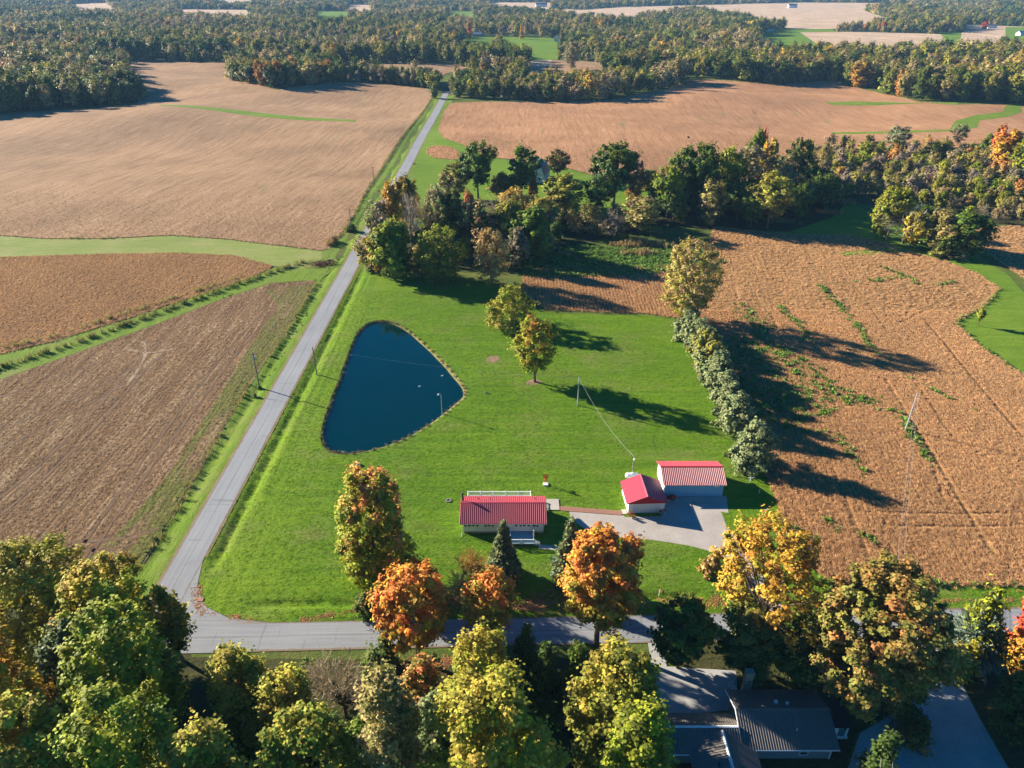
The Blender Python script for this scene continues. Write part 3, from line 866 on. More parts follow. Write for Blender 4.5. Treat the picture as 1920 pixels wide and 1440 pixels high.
# leaf colours (daylight reflectance)
TB = 1.95
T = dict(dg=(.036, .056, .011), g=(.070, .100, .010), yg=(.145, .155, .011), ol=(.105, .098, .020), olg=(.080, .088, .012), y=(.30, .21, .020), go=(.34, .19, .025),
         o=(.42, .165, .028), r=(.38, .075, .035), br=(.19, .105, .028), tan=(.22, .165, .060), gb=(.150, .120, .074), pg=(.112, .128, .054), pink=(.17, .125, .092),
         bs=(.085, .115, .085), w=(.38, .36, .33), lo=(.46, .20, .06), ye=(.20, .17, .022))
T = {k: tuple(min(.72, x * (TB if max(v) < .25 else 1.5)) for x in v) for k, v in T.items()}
WORD = dict(dg='dark green', g='green', yg='yellow-green', ol='olive', olg='olive-green', y='yellow', go='golden', o='orange', r='red-orange', br='rust-brown', tan='tan', gb='grey-brown', pg='grey-green', pink='pinkish grey', bs='blue-green', w='whitish', lo='light orange', ye='yellowish olive')


def plant(name, meshes, loc, label, cat, tint, tint2, group=None, rz=0.0, scale=(1, 1, 1), parts=True):
    crown, trunk = meshes
    if parts:
        root = empty(name, loc, label, cat, group, rz)
        root.scale = scale
        c = link("crown", crown, root)
        link("trunk", trunk, root)
    else:
        c = link(name, crown, None, loc)
        c.rotation_euler = (0, 0, rz); c.scale = scale
        tag(c, label, cat, group)
        root = c
    c["tint"] = tint; c["tint2"] = tint2
    return root


def col(k, rng=None, v=.12):
    c = T[k]
    if rng is None:
        return tuple(c)
    f = 1 + rng.uniform(-v, v)
    return tuple(max(.005, x * f * (1 + rng.uniform(-.05, .05))) for x in c)


rng = random.Random(7)

# --- near trees: each its own crown.  (name, px centre, base y, top y, px width, style, leaves, tint, tint2, autumn, label, options)
NEAR = [
 ("maple_tree", 712, 1102, 880, 138, 'tall', 30000, 'yg', 'lo', (.06, .50), "tall green maple with orange top standing alone on the lawn left of the long house", dict(base=.03, leaf=.34, clumps=110)),
 ("maple_tree", 785, 1236, 1066, 165, 'round', 20000, 'ye', 'o', (.62, .50), "red-orange maple leaning over the cross road, left of the small golden maple", dict(base=.28, leaf=.34)),
 ("maple_tree", 917, 1226, 1070, 102, 'oak', 8000, 'ye', 'o', (.45, .35), "small golden-orange maple in front of the spruce, between the two larger orange maples", dict(base=.34, leaf=.32, clumps=34, limbs=14)),
 ("maple_tree", 1118, 1208, 995, 182, 'round', 26000, 'ye', 'o', (.58, .55), "largest bright orange maple, in front of the long house's deck", dict(base=.26, leaf=.34, clumps=90)),
 ("spruce_tree", 945, 1082, 975, 68, 'cone', 11000, 'bs', 'pg', (.75, .1), "blue-grey spruce directly in front of the long red-roofed house", dict(base=.03, leaf=.55, clumps=130, limbs=0, fill=.3)),
 ("spruce_tree", 1066, 1085, 972, 72, 'cone', 9000, 'bs', 'pg', (.85, .1), "pale spruce half hidden behind the largest orange maple", dict(base=.03, leaf=.55, clumps=120, limbs=0, fill=.3)),
 ("maple_tree", 1420, 1203, 992, 280, 'round', 17000, 'ye', 'go', (.60, .30), "golden thin-leaved tree with bare grey limbs showing, over the end of the gravel driveway", dict(base=.20, leaf=.32, clumps=110, limbs=30, twiggy=3, spread=.80, fill=.8)),
 ("maple_tree", 1608, 1312, 1072, 290, 'round', 54000, 'ol', 'br', (.36, .08), "huge olive-brown maple with clumped foliage behind the grey-roofed house", dict(base=.12, leaf=.33, clumps=150, spread=.95, fill=.3)),
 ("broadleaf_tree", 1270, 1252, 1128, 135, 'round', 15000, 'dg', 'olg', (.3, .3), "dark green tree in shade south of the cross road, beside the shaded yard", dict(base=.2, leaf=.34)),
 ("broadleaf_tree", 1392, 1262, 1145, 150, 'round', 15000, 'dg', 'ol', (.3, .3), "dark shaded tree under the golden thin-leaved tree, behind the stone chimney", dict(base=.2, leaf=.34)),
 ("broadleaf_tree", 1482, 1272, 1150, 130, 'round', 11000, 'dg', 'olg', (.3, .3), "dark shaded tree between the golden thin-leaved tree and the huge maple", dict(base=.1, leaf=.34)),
 ("cedar_tree", 1812, 1236, 1103, 112, 'cone', 9000, 'bs', 'yg', (.35, .75), "blue-green conifer with a yellow vine at its top, beside the stone driveway's mouth", dict(base=.10, leaf=.6, clumps=90, limbs=16, spread=1.2, fill=.3)),
 ("maple_tree", 1908, 1290, 1106, 130, 'round', 15000, 'go', 'r', (.45, .75), "red-topped orange maple cut by the right edge of the photo", dict(base=.16, leaf=.34)),
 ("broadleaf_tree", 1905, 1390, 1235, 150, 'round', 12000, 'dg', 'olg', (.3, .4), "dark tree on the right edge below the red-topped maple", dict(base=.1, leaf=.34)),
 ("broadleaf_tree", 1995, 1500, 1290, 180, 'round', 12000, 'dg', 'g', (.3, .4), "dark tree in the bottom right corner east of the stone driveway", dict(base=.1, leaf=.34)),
 ("shrub", 1800, 1262, 1200, 62, 'bush', 3500, 'olg', 'ye', (.5, .4), "yellow-green shrub at the foot of the vine-topped conifer", dict(base=.0, leaf=.3, clumps=30, limbs=0)),
 ("broadleaf_tree", 90, 1235, 1035, 290, 'round', 30000, 'yg', 'ye', (.50, .30), "yellowish olive tree in the left corner nearest the cut field", dict(base=.12, leaf=.34, clumps=110)),
 ("maple_tree", 245, 1275, 1062, 240, 'round', 24000, 'yg', 'y', (.20, .50), "green maple with an orange-yellow top beside the bend of the road", dict(base=.12, leaf=.34, clumps=110)),
 ("maple_tree", 345, 1240, 1098, 74, 'round', 6000, 'g', 'y', (.4, .7), "small yellow-topped tree at the inner corner of the road bend", dict(base=.15, leaf=.32)),
 ("maple_tree", 298, 1425, 1140, 235, 'round', 30000, 'g', 'yg', (.45, .40), "big bright green maple overhanging the road bend, foremost beside the road", dict(base=.10, leaf=.33, clumps=120)),
 ("maple_tree", 52, 1450, 1170, 185, 'tall', 20000, 'y', 'go', (.45, .45), "orange-yellow maple on the left edge of the photo", dict(base=.15, leaf=.33)),
 ("broadleaf_tree", 190, 1345, 1168, 140, 'round', 15000, 'dg', 'pg', (.35, .3), "dull dark green tree between the orange-yellow maple and the bright green maple", dict(base=.1, leaf=.34)),
 ("broadleaf_tree", 120, 1610, 1330, 280, 'round', 26000, 'g', 'ye', (.45, .35), "large green tree filling the bottom left corner of the photo", dict(base=.1, leaf=.32, clumps=120)),
 ("broadleaf_tree", 318, 1610, 1300, 240, 'round', 22000, 'g', 'yg', (.35, .35), "dark green tree below the big bright green maple, at the bottom of the photo", dict(base=.1, leaf=.32, clumps=110)),
 ("broadleaf_tree", 480, 1400, 1215, 150, 'round', 15000, 'g', 'ye', (.50, .45), "yellow-green tree just below the road at the bend's outer side", dict(base=.06, leaf=.33)),
 ("broadleaf_tree", 560, 1440, 1265, 140, 'tall', 14000, 'g', 'ye', (.45, .55), "upright yellow-tipped tree left of the leafless brown thicket", dict(base=.06, leaf=.33)),
 ("broadleaf_tree", 445, 1640, 1370, 220, 'round', 20000, 'g', 'ye', (.45, .45), "yellow-tipped green tree at the bottom edge, left of the pale-tipped tree", dict(base=.06, leaf=.32, clumps=110)),
 ("broadleaf_tree", 615, 1560, 1340, 170, 'tall', 16000, 'g', 'ye', (.15, .4), "dark green tree with pale tips at the bottom, left of the willow", dict(base=.06, leaf=.32)),
 ("willow_tree", 752, 1545, 1258, 112, 'tall', 26000, 'ol', 'tan', (.42, .2), "narrow olive-tan willow at the bottom, left of the big yellow-green tree", dict(base=.05, leaf=.30, clumps=80, spread=1.15)),
 ("maple_tree", 905, 1390, 1182, 135, 'tall', 14000, 'yg', 'ye', (.5, .3), "yellow-green maple whose top covers the road, rear one of the yellow-green pair", dict(base=.1, leaf=.32)),
 ("maple_tree", 925, 1600, 1275, 275, 'round', 34000, 'yg', 'ye', (.5, .3), "big yellow-green maple at the bottom centre, front one of the yellow-green pair", dict(base=.08, leaf=.32, clumps=140)),
 ("broadleaf_tree", 1140, 1480, 1217, 160, 'tall', 18000, 'olg', 'ye', (.30, .25), "olive tree at the bottom left of the shaded yard, rear of two", dict(base=.1, leaf=.32, clumps=90)),
 ("maple_tree", 1165, 1640, 1318, 170, 'round', 18000, 'olg', 'yg', (.45, .3), "yellow-green tree at the bottom against the grey house's left wing", dict(base=.08, leaf=.32, clumps=90)),
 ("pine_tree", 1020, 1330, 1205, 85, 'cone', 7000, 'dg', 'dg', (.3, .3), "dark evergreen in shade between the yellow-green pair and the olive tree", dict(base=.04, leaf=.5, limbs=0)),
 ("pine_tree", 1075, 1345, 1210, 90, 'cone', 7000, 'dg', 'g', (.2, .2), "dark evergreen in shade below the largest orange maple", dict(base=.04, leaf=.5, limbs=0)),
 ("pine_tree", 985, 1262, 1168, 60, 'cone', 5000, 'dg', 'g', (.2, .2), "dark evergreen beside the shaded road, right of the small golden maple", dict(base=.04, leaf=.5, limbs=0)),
 ("cedar_tree", 728, 1258, 1190, 44, 'bush', 4000, 'dg', 'dg', (.4, .1), "small dark evergreen on the road's near edge, left of the red-orange maple", dict(base=.0, leaf=.32, limbs=0)),
 ("shrub", 700, 1262, 1222, 42, 'bush', 2500, 'g', 'g', (.4, .1), "bright green shrub at the left foot of the small dark evergreen", dict(base=.0, leaf=.28, limbs=0)),
 ("shrub", 580, 1270, 1236, 30, 'bush', 1800, 'g', 'g', (.4, .1), "small bright green shrub in the strip below the cross road", dict(base=.0, leaf=.28, limbs=0)),
 ("maple_tree", 800, 1345, 1232, 95, 'round', 7000, 'olg', 'lo', (.35, .35), "low orange-flecked tree below the red-orange maple's trunk", dict(base=.08, leaf=.32)),
 ("shrub", 820, 1430, 1300, 70, 'tall', 6000, 'dg', 'pg', (.4, .3), "grey-green leafy tree between the willow and the yellow-green pair", dict(base=.05, leaf=.32)),
 ("shrub", 690, 1425, 1345, 78, 'bush', 4000, 'g', 'g', (.4, .3), "bright green thicket bush below the leafless brown thicket", dict(base=.0, leaf=.30, limbs=0)),
 ("shrub", 690, 1146, 1112, 50, 'bush', 2500, 'dg', 'ol', (.4, .3), "low dark bush at the roadside under the tall green maple", dict(base=.0, leaf=.3, limbs=0)),
 ("shrub", 1330, 1075, 1036, 40, 'bush', 2000, 'br', 'tan', (.4, .3), "rusty shrub on the grass beside the gravel driveway's bend", dict(base=.0, leaf=.3, limbs=0)),
 ("shrub", 1715, 1395, 1350, 50, 'bush', 2500, 'br', 'dg', (.5, .3), "dark reddish shrub in the planting bed of the stone driveway", dict(base=.0, leaf=.3, limbs=0)),
 ("shrub", 1690, 1330, 1262, 75, 'bush', 4500, 'dg', 'olg', (.4, .3), "dark rounded shrub between the huge maple and the stone driveway", dict(base=.0, leaf=.3, limbs=0)),
 ("shrub", 1625, 1480, 1365, 60, 'bush', 4000, 'dg', 'dg', (.4, .3), "dark bush against the porch end of the grey-roofed house", dict(base=.0, leaf=.3, limbs=0)),
 # out in the lawn and along its far edge
 ("maple_tree", 1003, 716, 596, 80, 'tall', 5500, 'yg', 'go', (.16, .42), "yellow-orange young maple alone in the middle of the lawn", dict(base=.2, leaf=.42, clumps=44, limbs=14, spread=1.05)),
 ("broadleaf_tree", 958, 611, 534, 96, 'bush', 6500, 'ye', 'yg', (.4, .25), "low broad yellow-green tree at the lawn's back edge", dict(base=.06, leaf=.42, clumps=46)),
 ("broadleaf_tree", 921, 532, 428, 74, 'tall', 7000, 'tan', 'br', (.22, .2), "tall tan tree with rusty leaves down its left side", dict(base=.12, leaf=.42, clumps=60, limbs=14)),
 ("cottonwood_tree", 1285, 602, 446, 140, 'round', 13000, 'ye', 'tan', (.5, .2), "big pale olive open-limbed tree at the far end of the grey-green hedge", dict(base=.10, leaf=.40, clumps=100, limbs=26, twiggy=2, spread=.9, fill=.7)),
 ("broadleaf_tree", 828, 526, 421, 124, 'round', 11000, 'olg', 'yg', (.42, .25), "broad rounded green tree on the lawn's back edge", dict(base=.03, leaf=.45, clumps=70)),
 ("broadleaf_tree", 782, 512, 456, 60, 'bush', 3500, 'ol', 'tan', (.42, .25), "low olive tree left of the broad rounded green tree", dict(base=.03, leaf=.45)),
 ("sapling", 1833, 611, 577, 20, 'round', 700, 'yg', 'ol', (.4, .2), "lone sapling on the mown grass at the right, with its own long shadow", dict(base=.35, leaf=.35, clumps=14, limbs=4)),
]
seed = 100
for nm, px, by, ty, pw, style, nl, c1, c2, aut, label, opt in NEAR:
    seed += 1
    gx, gy = at(px, by)
    h = height_at(px, by, ty)
    w = pw * depth_of(gy, h * .5) / FPX
    opt = dict(opt)
    ncl = int(2.8 * opt.pop('clumps', max(16, int(nl / 220)))); opt['leaf'] = opt.get('leaf', .35) * 1.12
    sf = h * .5 * ST * 0   # crown centre already accounted for by the base pixel
    ms = make_tree(nm, seed, h, w, style, clumps=ncl, leaves=max(20, int(nl * 1.3 / ncl)), autumn=aut, **opt)
    cat = "shrub" if nm == "shrub" else "tree"
    plant(nm, ms, (gx, gy, hz1(gx, gy)), label, cat, col(c1), col(c2), None, 0.0)

# leafless shrubs and thickets near the house and the cross road
for px, by, ty, pw, c, label in [
 (885, 1100, 1028, 60, 'br', "reddish-brown leafless shrub left of the blue-grey spruce"),
 (650, 1345, 1235, 120, 'gb', "grey-brown leafless thicket below the cross road"),
 (600, 1300, 1240, 60, 'gb', "small grey-brown thicket left of the large leafless thicket"),
 (860, 1130, 1070, 44, 'gb', "thin grey shrub at the left of the small golden maple"),
]:
    seed += 1
    gx, gy = at(px, by); h = height_at(px, by, ty); w = pw * depth_of(gy, h * .5) / FPX
    plant("shrub", make_bare("shrub", seed, h, w, 60), (gx, gy, hz1(gx, gy)), label, "shrub", col(c), col(c))

# --- shared shapes for the trees further off
def proto(kind, seed, **k):
    if kind == 'bare':
        return make_bare("bare", seed, 14, 10, 42, k.get('bark', 'bark'))
    st = dict(round=('round', 15, 11), oak=('oak', 20, 14), tall=('tall', 16, 7), airy=('vase', 15, 9), bush=('bush', 5, 6), cone=('cone', 14, 6))[kind]
    kw = dict(round=dict(base=.06, clumps=110, leaves=60, leaf=.72), oak=dict(base=.28, clumps=110, leaves=66, leaf=.74, limbs=12),
              tall=dict(base=.06, clumps=64, leaves=52, leaf=.66), airy=dict(base=.10, clumps=90, leaves=40, leaf=.56, limbs=18, twiggy=2, spread=.9),
              bush=dict(base=.0, clumps=40, leaves=50, leaf=.50, limbs=0), cone=dict(base=.03, clumps=60, leaves=50, leaf=.75, limbs=0))[kind]
    return make_tree(kind, seed, st[1], st[2], st[0], autumn=(.42, .30), **kw)


NOM = dict(round=(15, 11), oak=(20, 14), tall=(16, 7), airy=(15, 9), bush=(5, 6), cone=(14, 6), bare=(14, 10))
PROTO = {k: [proto(k, 500 + 17 * i + 7 * j) for j in range(3)] for i, k in enumerate(NOM)}
PROTO['dead'] = [proto('bare', 900, bark='pale_bark')]
NOM['dead'] = (14, 10)
KNAME = dict(round="broadleaf_tree", oak="oak_tree", tall="poplar_tree", airy="thin_tree", bush="shrub", cone="spruce_tree", bare="bare_tree", dead="dead_tree")


def place(kind, px, by, ty, pw, c1, c2, label, group=None, parts=True, name=None):
    gx, gy = at(px, by)
    h = height_at(px, by, ty)
    w = pw * depth_of(gy, h * .5) / FPX
    place_w(kind, gx, gy, h, w, c1, c2, label, group, parts, name)


def place_w(kind, gx, gy, h, w, c1, c2, label, group=None, parts=True, name=None):
    nh, nw = NOM[kind]
    sx = w / nw
    cat = "shrub" if kind == 'bush' else "tree"
    plant(name or KNAME[kind], rng.choice(PROTO[kind]), (gx, gy, hz1(gx, gy)), label, cat, col(c1, rng), col(c2, rng), group, rng.uniform(0, 6.28), (sx, sx, h / nh), parts)


MID = [
 ('round', 740, 522, 412, 90, 'g', 'yg', "bright green tree behind the golden column of leaves beside the road"),
 ('tall', 712, 512, 428, 40, 'go', 'y', "narrow golden tree like a column beside the road, by the lawn's far corner"),
 ('airy', 688, 502, 440, 46, 'ye', 'tan', "pale thin tree leaning over the road at the lawn's far corner"),
 ('tall', 740, 465, 335, 52, 'y', 'go', "tall bright yellow tree at the road side of the wood"),
 ('round', 765, 440, 328, 58, 'br', 'ye', "rust-brown topped tree behind the tall bright yellow tree"),
 ('bare', 772, 462, 350, 46, 'gb', 'w', "tall pale leafless tree right of the tall bright yellow tree"),
 ('bare', 800, 462, 346, 46, 'gb', 'tan', "tall brown-grey leafless tree, second right of the bright yellow tree"),
 ('airy', 822, 462, 348, 44, 'tan', 'gb', "tan thin-leaved tree beside the leafless pair in the roadside wood"),
 ('airy', 716, 470, 372, 50, 'ol', 'gb', "sparse olive tree hanging over the road"),
 ('round', 852, 462, 352, 66, 'olg', 'ol', "olive-green tree in the middle of the roadside wood"),
 ('round', 880, 448, 355, 34, 'r', 'br', "rust-red tree top standing above the roadside wood"),
 ('round', 842, 452, 400, 30, 'r', 'o', "small bright red maple low in the roadside wood"),
 ('airy', 890, 470, 372, 60, 'olg', 'tan', "dull green tree right of the rust-red top"),
 ('airy', 908, 476, 395, 56, 'gb', 'br', "brown thin tree behind the tall tan tree"),
 ('round', 955, 470, 374, 74, 'olg', 'ye', "yellow-topped green tree at the wood's right end"),
 ('round', 1000, 482, 386, 84, 'g', 'g', "deep green vine-covered tree at the right end of the roadside wood"),
 ('round', 970, 505, 430, 56, 'dg', 'gb', "dark tree with grey twigs below the deep green vine-covered one"),
 ('bare', 930, 440, 358, 54, 'gb', 'gb', "grey leafless tree behind the yellow-topped green tree"),
 ('airy', 858, 372, 302, 56, 'tan', 'olg', "thin tan tree on the farmyard's green, nearest the road"),
 ('airy', 838, 372, 320, 40, 'gb', 'tan', "small grey thin tree left of the thin tan one on the green"),
 ('oak', 897, 374, 262, 66, 'dg', 'g', "tall dark oak left of the slate-blue roof, first from the road"),
 ('oak', 978, 376, 272, 66, 'dg', 'g', "tall dark oak standing in front of the slate-blue roof"),
 ('oak', 1045, 338, 281, 46, 'dg', 'br', "smaller oak just right of the slate-blue roof"),
 ('oak', 1150, 384, 265, 90, 'dg', 'g', "broadest dark oak, on the green right of the farmhouse"),
 ('round', 943, 374, 324, 54, 'ol', 'br', "bronze-green tree between the two tall oaks"),
 ('oak', 1060, 408, 326, 80, 'olg', 'ye', "yellow-green spreading tree in front of the smaller oak"),
 ('round', 1000, 374, 336, 24, 'br', 'o', "little rust-coloured tree in front of the farmhouse wall"),
 ('airy', 962, 418, 352, 66, 'tan', 'y', "yellowish thin tree in the wood below the farmhouse"),
 ('airy', 1015, 430, 366, 66, 'br', 'ye', "brownish tree in the wood below the farmhouse lawn"),
 ('oak', 1118, 410, 328, 56, 'g', 'dg', "green tree at the left foot of the broadest oak"),
 ('airy', 1188, 384, 300, 52, 'br', 'gb', "half-bare brownish tree right of the broadest oak"),
 ('airy', 1102, 440, 376, 48, 'tan', 'olg', "vine-draped tan trunk in the shaded wood edge"),
 ('bare', 1150, 446, 388, 54, 'pink', 'gb', "rounded pinkish leafless tree at the shaded wood edge"),
 ('airy', 1200, 436, 366, 78, 'ol', 'tan', "olive bushy tree right of the pinkish leafless tree"),
 ('oak', 1216, 376, 316, 46, 'ol', 'g', "leaning olive tree on the right end of the farmhouse green"),
 ('oak', 1250, 410, 308, 60, 'g', 'yg', "green tree in front of the dark oak pair"),
 ('oak', 1275, 398, 273, 64, 'dg', 'g', "left one of the dark oak pair in the creek wood"),
 ('oak', 1310, 400, 264, 66, 'dg', 'g', "right one of the dark oak pair in the creek wood"),
 ('oak', 1356, 392, 272, 56, 'olg', 'yg', "yellow-green tree beside the dark oak pair"),
 ('round', 1408, 350, 240, 52, 'olg', 'g', "tallest tree of the creek wood, pointing above the rust field"),
 ('round', 1419, 345, 236, 16, 'o', 'r', "small orange top at the peak of the creek wood"),
 ('round', 1432, 366, 258, 46, 'y', 'go', "yellow tree just below the creek wood's orange top"),
 ('airy', 1395, 378, 272, 76, 'tan', 'gb', "tan-grey tree in the middle of the creek wood"),
 ('airy', 1450, 382, 285, 70, 'gb', 'tan', "grey-brown tree right of the yellow one in the creek wood"),
 ('oak', 1492, 352, 252, 46, 'ol', 'dg', "olive tree standing up at the right end of the creek wood"),
 ('bare', 1470, 350, 258, 30, 'br', 'gb', "dark half-bare tree left of the olive one at the creek wood's end"),
 ('airy', 1330, 425, 334, 56, 'tan', 'ol', "tan tree at the shaded front of the creek wood"),
 ('oak', 1438, 430, 322, 80, 'ol', 'ye', "sunlit yellow-olive tree in the shaded front of the creek wood"),
 ('dead', 1515, 384, 350, 26, 'w', 'w', "white dead tree in the shade of the creek wood"),
 ('dead', 1448, 408, 376, 24, 'w', 'w', "small whitish dead tree left in the creek wood's shade"),
 ('airy', 1542, 320, 258, 26, 'ol', 'tan', "thin upright tree on the thicket's upper edge beside the creek wood"),
 ('round', 1645, 444, 352, 48, 'yg', 'ye', "yellow-green tree at the left of the grass-strip cluster"),
 ('oak', 1662, 450, 350, 60, 'ol', 'yg', "multi-stemmed olive tree second in the grass-strip cluster"),
 ('bare', 1692, 457, 370, 74, 'gb', 'w', "grey leafless tree in the grass-strip cluster"),
 ('round', 1706, 464, 392, 48, 'y', 'ye', "bright yellow small tree in the grass-strip cluster"),
 ('round', 1722, 440, 386, 56, 'g', 'g', "green tree behind the bright yellow one in the cluster"),
 ('round', 1756, 472, 392, 80, 'ol', 'tan', "olive-tan tree in the middle of the grass-strip cluster"),
 ('round', 1802, 482, 396, 90, 'dg', 'g', "dark green tree at the right of the grass-strip cluster"),
 ('bush', 1762, 482, 452, 40, 'ol', 'dg', "round shrub at the foot of the grass-strip cluster"),
 ('bush', 1795, 486, 468, 30, 'tan', 'tan', "tan tussock shrub at the right foot of the cluster"),
 ('airy', 1676, 292, 238, 46, 'pg', 'gb', "leaning thin tree standing above the thicket"),
 ('airy', 1792, 278, 240, 34, 'gb', 'pg', "thin grey tree above the thicket against the field's green strip"),
 ('round', 1878, 318, 248, 64, 'go', 'o', "golden-orange tree on the right of the thicket"),
 ('round', 1862, 300, 240, 30, 'r', 'br', "red-tipped tree behind the golden-orange one"),
 ('round', 1912, 330, 252, 56, 'olg', 'yg', "green tree at the right edge beside the golden-orange one"),
 ('bush', 1845, 290, 255, 26, 'g', 'olg', "small green tree left of the red-tipped one"),
 ('bush', 700, 510, 492, 26, 'dg', 'gb', "dark bush at the foot of the narrow golden tree"),
 ('bush', 478, 744, 735, 10, 'pg', 'olg', "small round bush under the roadside pole's guy wire"),
 ('bush', 487, 728, 720, 9, 'olg', 'dg', "small bush round the foot of the roadside pole"),
 ('bush', 658, 434, 418, 22, 'g', 'dg', "green bush round a far roadside pole, across the road from the wood"),
]
for row in MID:
    place(*row)

# grey-green hedge of rounded shrubs down the lawn's right side
HEDGE = [(1299, 634, 590, 54, "olive shrub between the two farthest of the hedge"), (1318, 660, 608, 54, "slender shrub left of the yellowish one in the hedge"), (1340, 716, 654, 52, "shrub touching the lower end of the bare soil strip in the hedge"), (1366, 780, 716, 46, "small shrub in the narrow part of the hedge"), (1292, 622, 578, 54, "farthest shrub of the hedge, under the big pale olive tree"), (1306, 646, 598, 58, "second shrub from the hedge's far end"), (1322, 672, 618, 58, "yellowish shrub, third from the far end of the hedge"),
         (1332, 700, 642, 58, "fourth shrub of the hedge, beside the strip of bare soil"), (1346, 728, 668, 54, "shrub in the hedge's middle"), (1356, 752, 694, 44, "slim shrub before the gap near the hedge's near end"),
         (1378, 806, 738, 62, "round shrub second from the near end of the hedge"), (1408, 872, 786, 72, "largest and nearest shrub of the hedge, behind the wide red-roofed garage")]
for i, (px, by, ty, pw, label) in enumerate(HEDGE):
    gx, gy = at(px, by); h = height_at(px, by, ty) ; w = pw * depth_of(gy, 2) / FPX
    ms = make_tree("hedge_shrub", 800 + i, h, w * 1.15, 'bush', base=.0, clumps=110, leaves=80, leaf=.48, limbs=5, autumn=(.4, .3), spread=1.0)
    plant("shrub", ms, (gx, gy, hz1(gx, gy)), "grey-green " + label, "shrub", col('pg'), col('ye' if i in (6, 7) else 'pg'), "shrubs of the grey-green hedge")

# --- thickets and woods whose trees are told apart only by colour and place
FORM = dict(round='rounded', oak='spreading', tall='upright', airy='thin-leaved', bush='low', bare='leafless', cone='pointed')


def grove(poly_px, n_things, spacing, hrange, wfac, mixes, where, parts=True, sortnear=True, seedn=1):
    """fill a ground polygon; the n_things nearest are things, the rest are returned for the mass"""
    rg = random.Random(seedn)
    poly = ats(poly_px)
    xs = [p[0] for p in poly]; yy = [p[1] for p in poly]
    pts = []
    y = min(yy)
    row = 0
    while y < max(yy):
        x = min(xs) + (row % 2) * spacing * .5
        while x < max(xs):
            q = (x + rg.uniform(-.38, .38) * spacing, y + rg.uniform(-.38, .38) * spacing)
            if in_poly(np.array([q[0]]), np.array([q[1]]), poly)[0]:
                pts.append(q)
            x += spacing
        y += spacing * .86; row += 1
    if sortnear:
        pts.sort(key=lambda p: p[1])
    tot = sum(m[0] for m in mixes)
    rest = []
    things = []
    for i, (x, y) in enumerate(pts):
        u = rg.uniform(0, tot)
        for wgt, kind, c1, c2 in mixes:
            u -= wgt
            if u <= 0:
                break
        h = rg.uniform(*hrange)
        if kind == 'bush':
            h *= .55
        w = h * wfac * rg.uniform(.85, 1.2) * (NOM[kind][1] / NOM[kind][0]) / .72
        if i < n_things:
            things.append((kind, x, y, h, w, c1, c2))
        else:
            rest.append((x, y, h, w, kind, c1, c2))
    same = {}
    for q in things:
        same.setdefault((q[0], q[5]), []).append(q)
    for (kind, c1), qs in same.items():
        noun = 'shrub' if kind == 'bush' else 'tree'
        qs.sort(key=lambda q: q[1] / depth_of(q[2]))
        for k, (kd, x, y, h, w, a, b) in enumerate(qs):
            base = f"{WORD[c1]} {FORM[kind]} {noun} {where}"
            n_ = len(qs)
            if n_ == 1:
                lab = base
            elif n_ <= 9:
                lab = ("leftmost " if k == 0 else "rightmost " if k == n_ - 1 else ORD[k] + " from left, ") + base
            else:
                lab = base
            place_w(kd, x, y, h, w, a, b, lab, f"{WORD[c1]} {FORM[kind]} {noun}s {where}", parts)
    return rest


ORD = "first second third fourth fifth sixth seventh eighth ninth".split()


MIXB = [(3, 'bush', 'gb', 'tan'), (3, 'airy', 'ol', 'tan'), (2, 'bush', 'ol', 'ye'), (1.6, 'round', 'olg', 'yg'), (2, 'bare', 'gb', 'pink'), (1.2, 'round', 'ye', 'yg'), (.7, 'airy', 'tan', 'o'), (1.5, 'airy', 'gb', 'tan'), (1, 'bush', 'g', 'yg')]
MIXW = [(3, 'round', 'olg', 'ye'), (2.4, 'round', 'ol', 'tan'), (2, 'oak', 'dg', 'olg'), (1.5, 'airy', 'tan', 'ol'), (1.2, 'airy', 'gb', 'tan'), (1.0, 'round', 'ye', 'go'), (.6, 'round', 'br', 'ol'), (.25, 'round', 'o', 'br'), (2, 'round', 'g', 'ol')]
MIXD = [(3, 'oak', 'dg', 'g'), (2, 'round', 'dg', 'olg'), (1.4, 'round', 'g', 'ol'), (.7, 'round', 'olg', 'br'), (.15, 'round', 'o', 'br')]
MASS = []
MASS += grove([(1470, 300), (1560, 278), (1680, 285), (1790, 285), (1990, 335), (1990, 425), (1900, 425), (1840, 415), (1760, 395), (1640, 372), (1580, 372), (1540, 350), (1480, 345)], 70, 6.6, (5, 10), .80, MIXB, "in the thicket on the right", seedn=11)
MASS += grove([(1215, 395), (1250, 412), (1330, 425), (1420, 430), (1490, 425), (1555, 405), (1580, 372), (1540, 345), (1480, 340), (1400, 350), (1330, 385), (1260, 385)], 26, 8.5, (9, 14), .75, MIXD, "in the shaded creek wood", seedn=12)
MASS += grove([(720, 475), (800, 480), (900, 490), (1000, 490), (1080, 452), (1180, 440), (1230, 415), (1190, 400), (1100, 405), (1000, 400), (900, 420), (820, 425), (740, 440)], 22, 8.5, (6, 10), .8, MIXB + [(3, 'round', 'dg', 'g')], "low in the roadside wood", seedn=13)
MASS += grove([(-90, 216), (60, 212), (130, 206), (200, 198), (240, 190), (255, 178), (235, 165), (180, 160), (100, 162), (-90, 172)], 34, 11.5, (15, 22), .72, [(3, 'round', 'dg', 'olg'), (2, 'round', 'olg', 'ye'), (1.2, 'airy', 'tan', 'ol'), (.6, 'round', 'ol', 'br'), (1, 'round', 'g', 'yg')], "in the grove on the left edge", seedn=14)
